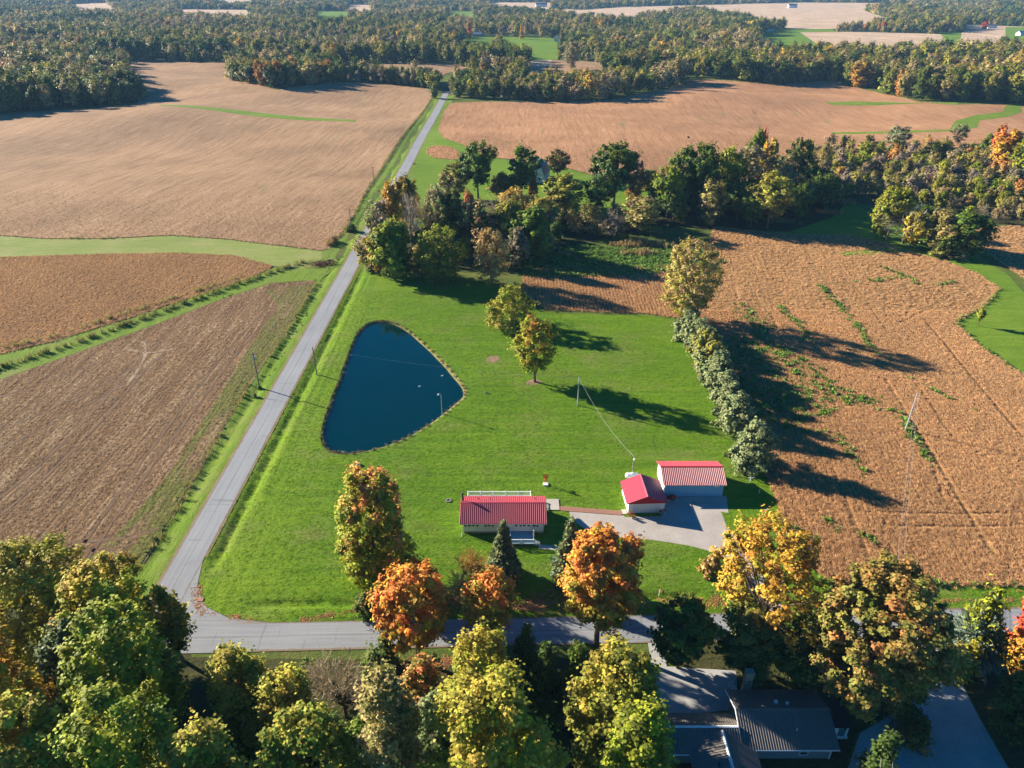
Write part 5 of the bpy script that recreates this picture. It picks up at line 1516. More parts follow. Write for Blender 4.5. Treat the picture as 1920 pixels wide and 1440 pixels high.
# front deck with steps
dk = MB()
nb = 22
for i in range(nb):
    x0 = -.35 + i * (4.15 / nb)
    dk.box(x0 + .008, x0 + 4.15 / nb - .008, 91.6, 94.78, .50, .56)
fd = empty("deck", (0, 0, 0), "front deck with white railings and side steps before the long house", "deck")
pl = dk.obj("deck_boards", M['shade_blue_deck'], fd); pl["kind"] = "stuff"
dr_ = MB(); rail(dr_, (-.3, 91.62), (3.75, 91.62), .56, .95, .17, 2.0); rail(dr_, (-.3, 91.74), (-.3, 94.6), .56, .95); rail(dr_, (3.75, 92.9), (3.75, 94.6), .56, .95, .17, 1.7)
dr_.obj("railing", M['white'], fd)
pp = MB().box(3.62, 3.78, 92.70, 92.86, .56, 2.55); pp.obj("post", M['white'], fd)
for i in range(3):
    MB().box(3.82 + i * .3, 4.12 + i * .3, 91.7, 92.8, 0, .42 - i * .14).obj("step", M['deck'], fd)
sr = MB(); sr.tube([(3.85, 91.66, 1.45), (4.8, 91.66, .98)], .045, 6); sr.tube([(4.78, 91.66, 0), (4.78, 91.66, 1.0)], .045, 6)
for i in range(6):
    x = 3.95 + i * .14; z = 1.40 - i * .07
    sr.tube([(x, 91.66, .3 - i * .04), (x, 91.66, z)], .018, 4)
sr.obj("step_rail", M['white'], fd)
sk = MB(); 
for x in np.arange(-.25, 3.8, .8):
    sk.box(x - .06, x + .06, 91.75, 91.87, -.1, .49)
sk.obj("support_post", M['brick'], fd)
rd = empty("deck", (0, 0, 0), "rear deck with a white balustrade behind the long house's roof", "deck")
MB().box(-8.3, 3.5, 101.38, 104.5, .40, .58).obj("deck_boards", M['deck'], rd)
rr_ = MB(); rail(rr_, (-8.2, 104.45), (3.45, 104.45), .6, 1.05, .17, 2.33, .08); rail(rr_, (-8.2, 101.5), (-8.2, 104.3), .6, 1.05); rail(rr_, (3.45, 101.5), (3.45, 104.3), .6, 1.05)
rr_.obj("railing", M['white'], rd)
# brick path
ph = empty("brick_path", (0, 0, 0), "narrow red brick path from the patio to the smaller garage", "path")
A_, B_ = Vector((*at(1049, 953), 0)), Vector((*at(1166, 962), 0))
MB().slab([(A_.x, A_.y - .75, .07), (B_.x, B_.y - .75, .07), (B_.x, B_.y + .55, .07), (A_.x, A_.y + .55, .07)], .05).obj("sand_bed", M['soil'], ph)
bm_ = MB().box(-.19, .19, -.09, .09, 0, .05).mesh("brick", M['brick'])
d_ = (B_ - A_); L_ = d_.length; ang = math.atan2(d_.y, d_.x)
cnt = 0
for r_ in range(6):
    for c_ in range(int(L_ / .4)):
        f = (c_ * .4 + (.2 if r_ % 2 else 0) + .2) / L_
        p = A_.lerp(B_, f)
        if cnt < 300:
            b_ = link("brick", bm_, ph, (p.x, p.y - .62 + r_ * .205, .065 + rng.uniform(0, .012))); b_.rotation_euler = (0, 0, ang)
            cnt += 1

# smaller garage, gable to the camera
GX0, GX1, GY0, GY1 = 20.95, 27.55, 100.3, 106.4
ga = empty("garage", (24.25, 103.3, 0), "smaller white garage with a red gable over its door", "garage", None, math.radians(2.5))
ox, oy = 24.25, 103.3
mb = MB(); gable_walls(mb, GX0 - ox, GX1 - ox, GY0 - oy, GY1 - oy, -.1, 2.35, 3.75, 'y'); mb.obj("wall", M['white'], ga)
for sgn in (-1, 1):
    rf = MB(); xe = sgn * 3.75
    ribbed_slope(rf, (xe, GY0 - oy - .18, 2.30), (xe, GY1 - oy + .4, 2.30), (sgn * .003, GY1 - oy + .4, 3.90), (sgn * .003, GY0 - oy - .18, 3.90), .30, .03, .035)
    rf.obj("roof", M['red_roof'], ga)
MB().prism([(-.22, 3.80), (0, 3.92), (.22, 3.80), (.22, 3.84), (0, 3.97), (-.22, 3.84)], 'y', GY0 - oy - .20, GY1 - oy + .42).obj("ridge_cap", M['red_roof'], ga)
MB().prism([(-3.55, 2.26), (3.55, 2.26), (0, 3.78)], 'y', GY0 - oy - .16, GY0 - oy - .01).obj("gable", M['red_wood'], ga)
gd = MB()
for i in range(4):
    gd.box(-2.35, 2.35, GY0 - oy - .05, GY0 - oy - .005, .03 + i * .51, .52 + i * .51)
gd.obj("door", M['offwhite'], ga)
fr = MB(); fr.box(-2.5, -2.36, GY0 - oy - .07, GY0 - oy - .004, 0, 2.2); fr.box(2.36, 2.5, GY0 - oy - .07, GY0 - oy - .004, 0, 2.2); fr.box(-2.36, 2.36, GY0 - oy - .07, GY0 - oy - .004, 2.08, 2.2)
fr.obj("door_frame", M['white'], ga)
# wider garage behind
KX0, KX1, KY0, KY1 = 28.5, 39.5, 105.1, 112.0
kg = empty("garage", (0, 0, 0), "wide garage with pale blue front and red ribbed roof beside the hedge's near end", "garage")
mb = MB(); gable_walls(mb, KX0, KX1, KY0, KY1, -.1, 2.85, 4.15, 'x'); mb.obj("wall", M['white'], kg)
yk = (104.75 + 112.35) / 2
rf = MB(); ribbed_slope(rf, (28.1, 104.75, 2.8), (39.95, 104.75, 2.8), (39.95, yk - .003, 4.32), (28.1, yk - .003, 4.32), .34, .068, .075); kr = rf.obj("roof", M['red_roof'], kg)
rf = MB(); ribbed_slope(rf, (39.95, 112.35, 2.8), (28.1, 112.35, 2.8), (28.1, yk + .003, 4.32), (39.95, yk + .003, 4.32), .34, .068, .075); rf.obj("roof", M['red_roof'], kg)
MB().prism([(yk - .2, 4.27), (yk, 4.35), (yk + .2, 4.27), (yk + .2, 4.31), (yk, 4.41), (yk - .2, 4.31)], 'x', 28.07, 39.98).obj("ridge_cap", M['red_wood'], kr)
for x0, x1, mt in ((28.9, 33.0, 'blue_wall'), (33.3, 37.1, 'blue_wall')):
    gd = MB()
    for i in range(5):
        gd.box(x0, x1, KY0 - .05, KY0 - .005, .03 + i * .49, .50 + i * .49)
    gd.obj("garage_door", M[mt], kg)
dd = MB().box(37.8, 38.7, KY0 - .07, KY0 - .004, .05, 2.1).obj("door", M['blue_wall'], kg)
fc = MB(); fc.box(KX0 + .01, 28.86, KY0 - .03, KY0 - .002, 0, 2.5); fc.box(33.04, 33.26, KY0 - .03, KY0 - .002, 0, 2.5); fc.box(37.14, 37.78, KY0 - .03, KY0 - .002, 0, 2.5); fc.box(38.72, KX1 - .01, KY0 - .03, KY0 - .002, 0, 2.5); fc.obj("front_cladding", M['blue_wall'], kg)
MB().box(38.5, 38.58, KY0 - .09, KY0 - .051, 1.0, 1.08).obj("handle", M['dark'], dd)
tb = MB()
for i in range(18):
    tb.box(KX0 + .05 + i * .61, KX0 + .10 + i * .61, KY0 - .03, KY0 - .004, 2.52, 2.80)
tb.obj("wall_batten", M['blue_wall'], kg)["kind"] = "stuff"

# grey-roofed house at the bottom right
bh = empty("house", (0, 0, 0), "grey house with dark ribbed roofs and a stone chimney, shaded below the road", "house")
mb = MB(); gable_walls(mb, 28.9, 39.6, 53.5, 60.7, -.2, 2.75, 4.35, 'x'); mb.obj("wall", M['wall_grey'], bh)
yb = 57.25
rf = MB(); ribbed_slope(rf, (28.3, 52.9, 2.72), (40.2, 52.9, 2.72), (40.2, yb - .003, 4.5), (28.3, yb - .003, 4.5), .32, .07, .06); br_ = rf.obj("roof", M['grey_roof'], bh)
rf = MB(); ribbed_slope(rf, (40.2, 61.3, 2.85), (28.3, 61.3, 2.85), (28.3, yb + .003, 4.5), (40.2, yb + .003, 4.5), .30, .04, .05); rf.obj("roof", M['grey_roof'], bh)
MB().prism([(yb - .2, 4.43), (yb, 4.52), (yb + .2, 4.43), (yb + .2, 4.47), (yb, 4.58), (yb - .2, 4.47)], 'x', 28.27, 40.23).obj("ridge_cap", M['grey_roof'], br_)
tr_ = MB(); tr_.box(28.3, 40.2, 52.82, 52.9, 2.58, 2.72)
for s_ in (0,):
    tr_.slab([(28.2, 52.88, 2.80), (28.30, 52.88, 2.80), (28.30, yb, 4.58), (28.2, yb, 4.58)], .14)
    tr_.slab([(28.2, yb, 4.58), (28.30, yb, 4.58), (28.30, 61.3, 2.93), (28.2, 61.3, 2.93)], .14)
tr_.obj("fascia", M['white'], br_)
mb = MB(); gable_walls(mb, 19.4, 28.88, 52.9, 57.5, -.2, 2.6, 3.75, 'x'); mb.obj("wall", M['wall_grey'], bh)
yw = 55.2
rf = MB(); ribbed_slope(rf, (18.9, 52.4, 2.60), (28.25, 52.4, 2.60), (28.25, yw - .003, 3.95), (18.9, yw - .003, 3.95), .32, .07, .06); wr = rf.obj("roof", M['grey_roof'], bh)
rf = MB(); ribbed_slope(rf, (28.25, 58.0, 2.65), (18.9, 58.0, 2.65), (18.9, yw + .003, 3.95), (28.25, yw + .003, 3.95), .30, .04, .05); rf.obj("roof", M['grey_roof'], bh)
tr_ = MB(); tr_.prism([(yw - .15, 3.92), (yw, 3.97), (yw + .15, 3.92), (yw + .15, 3.96), (yw, 4.02), (yw - .15, 3.96)], 'x', 18.87, 28.2)
tr_.slab([(18.8, 52.38, 2.68), (18.9, 52.38, 2.68), (18.9, yw, 4.02), (18.8, yw, 4.02)], .14); tr_.slab([(18.8, yw, 4.02), (18.9, yw, 4.02), (18.9, 58.0, 2.72), (18.8, 58.0, 2.72)], .14)
tr_.box(18.9, 22.4, 52.33, 52.40, 2.46, 2.60)
tr_.obj("fascia", M['white'], wr)
# front gable wing, ridge towards the camera
rf = MB(); ribbed_slope(rf, (21.6, 43.0, 2.55), (21.6, 54.6, 2.55), (25.997, 54.6, 4.10), (25.997, 43.0, 4.10), .32, .07, .06); gw = rf.obj("roof", M['grey_roof'], bh)
rf = MB(); ribbed_slope(rf, (29.9, 52.7, 2.68), (29.9, 43.0, 2.68), (26.003, 43.0, 4.10), (26.003, 54.6, 4.10), .30, .04, .05); rf.obj("roof", M['grey_roof'], bh)
MB().prism([(25.8, 4.03), (26, 4.12), (26.2, 4.03), (26.2, 4.08), (26, 4.18), (25.8, 4.08)], 'y', 43.0, 54.6).obj("ridge_cap", M['offwhite'], gw)
mb = MB(); mb.box(22.2, 29.3, 43.3, 52.2, -.2, 2.5); mb.obj("wall", M['wall_grey'], bh)
MB().tube([(24.6, 50.4, 3.5), (24.6, 50.4, 4.1)], .12, 8).obj("vent_pipe", M['dark'], gw)
window(bh, 36.25, 53.49, 1.45, .95, 1.15, 'white')
tr_ = MB(); tr_.box(39.52, 39.64, 53.42, 53.54, -.1, 2.7); tr_.tube([(29.5, 53.2, 2.55), (29.0, 53.0, 2.3), (28.6, 52.4, 1.9)], .05, 6); tr_.obj("downspout", M['white'], bh)
vt = MB(); vt.box(33.6, 34.0, 58.2, 58.6, 4.0, 4.5); vt.obj("roof_vent", M['offwhite'], br_)
vt = MB(); vt.box(35.0, 35.3, 58.0, 58.3, 4.05, 4.55); vt.obj("roof_vent", M['offwhite'], br_)
vt = MB(); vt.tube([(35.4, 54.9, 3.5), (35.4, 54.9, 3.95)], .08, 8); vt.obj("vent_pipe", M['white'], br_)
chm = MB()
for i in range(12):
    j = .02 * ((i * 7) % 3)
    chm.box(30.7 - j, 31.7 + j, 61.35 - j, 62.1 + j, -.2 + i * .5, .28 + i * .5)
chm.box(30.62, 31.78, 61.27, 62.18, 5.80, 5.98)
chm.obj("chimney", M['stone'], bh)
# side porch
pr = MB(); pr.slab([(40.3, 56.0, 2.55), (43.0, 56.0, 2.45), (43.0, 60.0, 2.55), (40.3, 60.0, 2.75)], .10); po = pr.obj("porch_roof", M['dark'], bh)
pc = MB(); pc.box(42.6, 42.8, 56.2, 56.4, 0, 2.42); pc.box(40.4, 42.8, 56.1, 56.2, .45, .55); pc.box(40.4, 41.6, 56.3, 56.4, .5, 2.4); pc.obj("porch_post", M['white'], po)
MB().box(39.62, 43.0, 56.1, 59.8, -.1, .40).obj("porch_floor", M['deck'], bh)

# ------------------------------------------------------------------ poles, cables and small things about the place
def pole(px, by, h, label, arms=1, mat='pole_wood', extra=None):
    gx, gy = at(px, by)
    r = empty("utility_pole", (gx, gy, hz1(gx, gy)), label, "utility pole", None)
    MB().tube([(0, 0, -.5), (0, 0, h)], [.17, .11], 8).obj("post", M[mat], r)
    if arms:
        a = MB().box(-.9, .9, -.06, .06, h - .62, h - .50)
        ao = a.obj("crossarm", M['pole_wood'], r); ao.rotation_euler = (0, 0, math.radians(8))
        for s in (-.8, 0, .8):
            i_ = MB().tube([(s, 0, h - .5), (s, 0, h - .34)], [.05, .03], 6).obj("insulator", M['grey_metal'], ao)
    if extra == 'transformer':
        MB().tube([(.32, 0, h - 1.9), (.32, 0, h - 1.1)], .22, 10).obj("transformer", M['grey_metal'], r)
    return (gx, gy, hz1(gx, gy) + h)


t1 = pole(487, 727, 9.8, "roadside utility pole beside the cut field, left of the country road", 1, extra='transformer')
t2 = pole(594, 702, 7.6, "utility pole between the country road and the pond", 0)
t3 = pole(1083, 760, 7.4, "utility pole on the lawn right of the pond, with a cable running to the garages", 0, 'grey_metal')
t4 = pole(1185, 896, 5.2, "short pole with a white lamp behind the smaller garage", 0)
t5 = pole(1697, 808, 9.5, "pale utility pole standing in the brown crop field", 0, 'grey_metal')
t6 = pole(660, 434, 9.0, "far roadside pole with a green bush at its foot", 1)
t7 = pole(702, 348, 9.0, "farthest roadside pole, seen against the tan field", 1)
lm = MB().tube([(t4[0], t4[1] - .22, t4[2] - .75), (t4[0], t4[1] - .22, t4[2] - .35)], [.17, .10], 8).obj("yard_lamp", M['white'])
tag(lm, "white yard lamp hung on the short pole behind the smaller garage", "lamp")


def cable(a, b, sag, label, r=.022, n=24, mat='wire'):
    a, b = Vector(a), Vector(b)
    pts_ = [a.lerp(b, i / n) - Vector((0, 0, sag * 4 * (i / n) * (1 - i / n))) for i in range(n + 1)]
    o = MB().tube(pts_, r, 5).obj("cable", M[mat])
    return tag(o, label, "cable")


cable((t3[0], t3[1], t3[2] - .2), (t4[0], t4[1], t4[2] - .1), 1.6, "slack pale cable from the lawn pole down to the short pole by the garages", .019)
cable((t1[0], t1[1], t1[2] - .3), (t2[0], t2[1], t2[2] - .2), .8, "thin cable crossing the country road between the two roadside poles", .014)
cable((t2[0], t2[1], t2[2] - .2), (t3[0], t3[1], t3[2] - .2), 1.2, "thin cable over the pond to the lawn pole", .014)
cable((t1[0] - .3, t1[1], t1[2] - .3), (t6[0], t6[1], t6[2] - .3), 1.5, "thin roadside cable running away from the near roadside pole", .014)
ex_, ey_ = at(1655, 1500, 7.5)
cable((t5[0] - .2, t5[1], t5[2] - .2), (ex_ - .5, ey_, 7.5), 2.2, "left one of two cables strung over the brown crop from the pale pole", .018)
cable((t5[0] + .3, t5[1], t5[2] - .2), (ex_ + .9, ey_, 7.5), 2.3, "right one of two cables strung over the brown crop from the pale pole", .018)
gw_ = MB().tube([(t1[0], t1[1], t1[2] - 1), (*at(478, 744), 0)], .02, 5).obj("guy_wire", M['wire'])
tag(gw_, "taut guy wire from the roadside pole to the small round bush", "guy wire")
gm = MB().tube([(*at(478, 744), 0), tuple(Vector((*at(478, 744), 0)).lerp(Vector((t1[0], t1[1], t1[2] - 1)), .28))], .06, 6).obj("guard", plain("yellow_plastic", (.55, .42, .05)), gw_)

# lamp post at the pond
gx, gy = at(829, 776)
lp = empty("lamp_post", (gx, gy, 0), "white lamp post with a hooked head at the pond's edge", "lamp post")
MB().tube([(0, 0, -.6), (0, 0, 4.6), (-.06, 0, 4.95), (-.28, 0, 5.15), (-.55, 0, 5.1)], [.11, .09, .08, .07, .06], 8).obj("post", M['grey_metal'], lp)
MB().tube([(-.45, 0, 5.12), (-.62, 0, 5.06), (-.66, 0, 4.85)], [.12, .20, .16], 8).obj("lamp_head", M['white'], lp)
bn = MB()
for i in range(5):
    bn.tube([(0, 0, .8 + i * .75), (0, 0, 1.05 + i * .75)], .115, 8)
bn.obj("band", plain("teal_band", (.05, .22, .20)), lp)
# stones along the pond's rim
r4 = np.random.default_rng(9)
sb = MB()
for i in range(240):
    p = POND[r4.integers(0, len(POND))]; d_ = r4.normal(0, .32, 2)
    s_ = r4.uniform(.07, .22)
    c_ = np.array([p[0] + d_[0], p[1] + d_[1], -.02 + r4.uniform(-.1, .06)])
    vs = [tuple(c_ + np.array(q) * s_ * r4.uniform(.7, 1.3, 3)) for q in ((1, 0, 0), (0, 1, 0), (-1, 0, 0), (0, -1, 0), (0, 0, .8), (0, 0, -.8))]
    sb.add(vs, [(0, 1, 4), (1, 2, 4), (2, 3, 4), (3, 0, 4), (1, 0, 5), (2, 1, 5), (3, 2, 5), (0, 3, 5)])
so = sb.obj("pond_stones", M['rock']); so["kind"] = "stuff"; so["label"] = "small stones along the pond's rim"
rim = np.array(POND)[r4.integers(0, len(POND), 420)] + r4.normal(0, .25, (420, 2))
P_ = np.column_stack([rim, np.full(len(rim), -.05)])
sc_ = r4.uniform(.2, .55, len(rim))
scatter("pond_edge_grass", P_, r4.uniform(0, 6.28, len(rim)), np.column_stack([sc_, sc_, sc_ * .8]), np.tile((.20, .17, .06), (len(rim), 1)) * np.exp(r4.normal(0, .25, len(rim)))[:, None], np.tile((.2, .15, .06), (len(rim), 1)), r4.integers(0, 3, len(rim)), TALL, "dry grass fringing the pond")


def stone(px, by, s, label, mat='rock', name="rock"):
    gx, gy = at(px, by)
    bm = bmesh.new(); bmesh.ops.create_icosphere(bm, subdivisions=2, radius=1)
    rr = np.random.default_rng(int(px))
    for v in bm.verts:
        v.co *= 1 + rr.uniform(-.14, .14); v.co.z *= .62; v.co *= s
    me = bpy.data.meshes.new(name); bm.to_mesh(me); bm.free(); me.materials.append(M[mat])
    return tag(link(name, me, None, (gx, gy, s * .35)), label, name.replace("_", " "))


stone(672, 872, .55, "dark grey boulder alone on the lawn below the pond")
stone(1222, 969, .20, "small stone at the right corner of the smaller garage")
for px, py, l_ in ((786, 722, "white bird floating on the pond, nearest the middle"), (806, 655, "white bird floating close to the pond's right bank"), (829, 702, "pale bird on the water beyond the lamp post")):
    gx, gy = at(px, py)
    b = empty("duck", (gx, gy, -.5), l_, "duck")
    MB().tube([(-.3, 0, .10), (-.15, 0, .14), (.1, 0, .14), (.28, 0, .10)], [.03, .12, .13, .05], 8).obj("body", M['white'], b)
    MB().tube([(.18, 0, .16), (.22, 0, .34), (.32, 0, .36)], [.05, .045, .03], 6).obj("neck", M['white'], b)
# fire pit
gx, gy = at(841, 939)
fp = empty("fire_pit", (gx, gy, .03), "small dark fire pit of stones on the lawn left of the long house", "fire pit")
for i in range(9):
    a = i * 2 * math.pi / 9
    st = MB().tube([(.42 * math.cos(a), .42 * math.sin(a), -.05), (.42 * math.cos(a), .42 * math.sin(a), .2)], [.17, .12], 6).obj("stone", M['rock'], fp)
MB().tube([(0, 0, -.02), (0, 0, .06)], .4, 10).obj("ash", M['dark'], fp)
# stump with feeder
gx, gy = at(910, 737)
bf_ = empty("stump", (gx, gy, 0), "pale little stump on the lawn right of the pond", "stump")
MB().tube([(0, 0, -.1), (0, 0, .55), (.03, 0, .62)], [.3, .16, .12], 8).obj("wood", M['pale_bark'], bf_)
# ornamental windmill
gx, gy = at(1023, 909)
wm = empty("windmill", (gx, gy, 0), "small red ornamental windmill on a white base behind the long house", "windmill")
tw = MB()
for sx, sy in ((-1, -1), (1, -1), (1, 1), (-1, 1)):
    tw.tube([(sx * .42, sy * .42, .3), (sx * .10, sy * .10, 2.1)], .035, 5)
for z, w_ in ((.8, .33), (1.35, .23)):
    tw.tube([(-w_, -w_, z), (w_, -w_, z), (w_, w_, z), (-w_, w_, z), (-w_, -w_, z)], .025, 4)
tw.obj("tower", M['red_paint'], wm)
MB().prism([(-.5, 0), (.5, 0), (.42, .3), (-.42, .3)], 'x', -.48, .48).obj("base", M['white'], wm)
hub = MB().tube([(0, -.24, 2.2), (0, .1, 2.2)], .09, 8).obj("hub", M['red_paint'], wm)
for i in range(8):
    a = i * math.pi / 4
    c_, s_ = math.cos(a), math.sin(a)
    MB().slab([(.1 * c_ - .03 * s_, -.22, 2.2 + .1 * s_ + .03 * c_), (.55 * c_ - .13 * s_, -.22, 2.2 + .55 * s_ + .13 * c_), (.55 * c_ + .13 * s_, -.16, 2.2 + .55 * s_ - .13 * c_), (.1 * c_ + .03 * s_, -.20, 2.2 + .1 * s_ - .03 * c_)], .02).obj("blade", M['red_paint'], hub)
MB().slab([(0, .1, 2.1), (0, .75, 2.0), (.02, .75, 2.45), (.02, .1, 2.3)], .02).obj("tail_vane", M['red_paint'], wm)
# propane tank behind the small garage
tk = empty("gas_tank", (23.3, 110.3, 0), "white horizontal gas tank behind the smaller garage's roof", "gas tank")
MB().tube([(-1.35, 0, .85), (-1.25, 0, .85), (-1.0, 0, .85), (1.0, 0, .85), (1.25, 0, .85), (1.35, 0, .85)], [.2, .42, .58, .58, .42, .2], 16).obj("tank", M['white'], tk)
MB().tube([(0, 0, 1.38), (0, 0, 1.62)], .16, 10).obj("dome", M['offwhite'], tk)
for x in (-.8, .8):
    MB().box(x - .1, x + .1, -.4, .4, -.05, .42).obj("leg", M['concrete'], tk)
# red garden tractor by the wider garage
gx, gy = at(1253, 930)
tc = empty("lawn_tractor", (29.6, 104.0, 0.07), "dark red lawn tractor parked in shade at the wider garage's left corner", "lawn tractor", None, math.radians(10))
MB().prism([(-.95, .35), (.95, .35), (.95, .62), (.82, .88), (.15, .90), (.05, .60), (-.30, .55), (-.40, .72), (-.90, .70)], 'y', -.33, .33).obj("body", M['red_paint'], tc)
st = MB().box(-.62, -.18, -.24, .24, .74, .84); st.box(-.72, -.62, -.24, .24, .74, 1.15); st.obj("seat", M['dark'], tc)
sw_ = MB().tube([(.15, 0, .85), (-.02, 0, 1.15)], .03, 6); sw_.tube([(-.03, 0, 1.13), (-.045, 0, 1.17)], .19, 12); sw_.obj("steering_wheel", M['dark'], tc)
for x, r_ in ((-.55, .30), (.62, .21)):
    for s in (-1, 1):
        w_ = MB().tube([(x, s * .34, r_), (x, s * .52, r_)], r_, 14).obj("wheel", M['dark'], tc)
        MB().tube([(x, s * .521, r_), (x, s * .535, r_)], r_ * .5, 10).obj("rim", M['offwhite'], w_)
# flower pots at the small garage corner
for i, (px, py, l_, m_) in enumerate(((1181, 968, "plant pot at the smaller garage's left front corner, nearest the wall", 'brick'), (1186, 973, "grey pot standing out on the gravel at the smaller garage's corner", 'rock'), (1238, 963, "pale pot at the right of the smaller garage's door", 'offwhite'), (1246, 962, "second pale pot at the smaller garage's right corner", 'offwhite'))):
    gx, gy = at(px, py)
    p_ = empty("flower_pot", (gx, gy, .06), l_, "flower pot")
    MB().tube([(0, 0, 0), (0, 0, .36), (0, 0, .40)], [.15, .22, .24], 10).obj("pot", M[m_], p_)
    q = link("plant", tuft(60 + i, 22, .5, .42, .07, .8), p_, (0, 0, .34)); q["tint"] = T['g'] if i % 2 else T['br']; q["tint2"] = T['r']
# step slab by the garage
tag(MB().box(20.0, 20.9, 99.9, 101.2, 0, .10).obj("doorstep", M['concrete']), "pale concrete step at the left side of the smaller garage", "step")
# posts in the grass strip by the crop
for px, by, h, arm, l_ in ((1434, 966, 1.2, True, "white T-shaped clothes post on the grass below the wider garage's shadow"), (1423, 925, .9, False, "short white stake inside the wider garage's shadow"), (1406, 905, 1.1, True, "pale T-shaped post just above the wider garage's shadow"),
                        (1456, 1003, 1.1, False, "white stake beside the top of the golden thin-leaved tree"), (1401, 891, .9, False, "thin grey stake at the edge of the grass under the nearest hedge shrub"), (1236, 1115, 1.1, False, "white post standing by the cross road under the largest orange maple's right side")):
    gx, gy = at(px, by)
    q = MB().tube([(0, 0, -.2), (0, 0, h)], .06, 6)
    if arm:
        q.box(-.5, .5, -.04, .04, h + .001, h + .09)
    o = q.obj("post", M['white'], None, (gx, gy, 0)); o.name = "marker_post"
    tag(o, l_, "post")
# mailbox-like plate at the bend
gx, gy = at(376, 1125)
tag(MB().box(-.45, .45, -.35, .35, 0, .10).obj("drain_cover", M['brick'], None, (gx, gy, .04)), "square brown drain cover in the grass at the road bend", "drain cover")
# leaning dark post at the stone drive's mouth
gx, gy = at(1743, 1250)
tag(MB().tube([(0, 0, -.3), (.35, .1, 2.2)], .09, 6).obj("gate_post", M['dark'], None, (gx, gy, 0)), "dark leaning post at the stone driveway's left edge", "post")
# brush pile and culvert by the country road
gx, gy = at(602, 496)
bp = MB(); r5 = np.random.default_rng(12)
for i in range(260):
    a = r5.uniform(0, 6.28); c_ = np.array([r5.normal(0, 2.2), r5.normal(0, 1.3), r5.uniform(.1, .9)]); L_ = r5.uniform(.5, 1.5)
    d_ = np.array([math.cos(a), math.sin(a), r5.normal(0, .3)]) * L_
    bp.tube([c_ - d_, c_ + d_], [.05, .02], 4)
o = bp.obj("brush_pile", plain("cut_brush", (.27, .14, .08), .9, .1, .35, 2), None, (gx, gy, 0)); tag(o, "reddish-brown brush pile on the grass strip beside the country road", "brush pile"); o["kind"] = "stuff"
gx, gy = at(620, 490)
cv = empty("culvert", (gx, gy, -.1), "grey concrete culvert mouth right of the brush pile", "culvert")
MB().box(-1.0, 1.0, -.2, .2, 0, .9).obj("headwall", M['rock'], cv); MB().tube([(0, -.5, .35), (0, -.21, .35)], .32, 10).obj("pipe", M['dark'], cv)
# white chair and yard posts beyond the grey house
gx, gy = at(1373, 1293)
ch = empty("garden_chair", (gx, gy, .06), "white slatted garden chair behind the grey house's roof", "chair", None, .3)
s_ = MB(); [s_.box(-.42, .42, -.40 + i * .17, -.28 + i * .17, .42, .46) for i in range(5)]; s_.obj("seat", M['white'], ch)
s_ = MB(); [s_.box(-.40 + i * .17, -.28 + i * .17, .44, .48, .46, 1.3) for i in range(5)]; s_.box(-.42, .42, .481, .51, 1.1, 1.2); s_.box(-.42, .42, .481, .51, .6, .7); s_.obj("backrest", M['white'], ch)
for x in (-.4, .4):
    for y in (-.36, .42):
        MB().box(x - .04, x + .04, y - .04, y + .04, 0, .419).obj("leg", M['white'], ch)
for px, py, l_ in ((1300, 1337, "white yard pipe behind the grey house's left wing, farthest left of three"), (1343, 1336, "forked white yard pipe, middle of three behind the left wing"), (1363, 1334, "white yard pipe against the grey house's gable end")):
    gx, gy = at(px, py)
    q = MB().tube([(0, 0, -.1), (0, 0, 1.05), (.0, -.12, 1.12)], .06, 8)
    if px == 1343:
        q.tube([(0, 0, .3), (-.3, 0, .9)], .035, 6)
    tag(q.obj("yard_pipe", M['offwhite'], None, (gx, gy, .06)), l_, "pipe")
# edging stones of the stone driveway's mouth
sm = MB()
for i in range(170):
    px, py = r4.uniform(1738, 1790), r4.uniform(1198, 1252)
    gx, gy = at(px + (py - 1200) * .4 - 6, py); s_ = r4.uniform(.06, .17)
    c_ = np.array([gx, gy, .06])
    vs = [tuple(c_ + np.array(q) * s_ * r4.uniform(.7, 1.3, 3)) for q in ((1, 0, 0), (0, 1, 0), (-1, 0, 0), (0, -1, 0), (0, 0, .7), (0, 0, -.5))]
    sm.add(vs, [(0, 1, 4), (1, 2, 4), (2, 3, 4), (3, 0, 4), (1, 0, 5), (2, 1, 5), (3, 2, 5), (0, 3, 5)])
o = sm.obj("driveway_stones", M['concrete']); o["kind"] = "stuff"; o["label"] = "loose pale stones at the stone driveway's mouth"

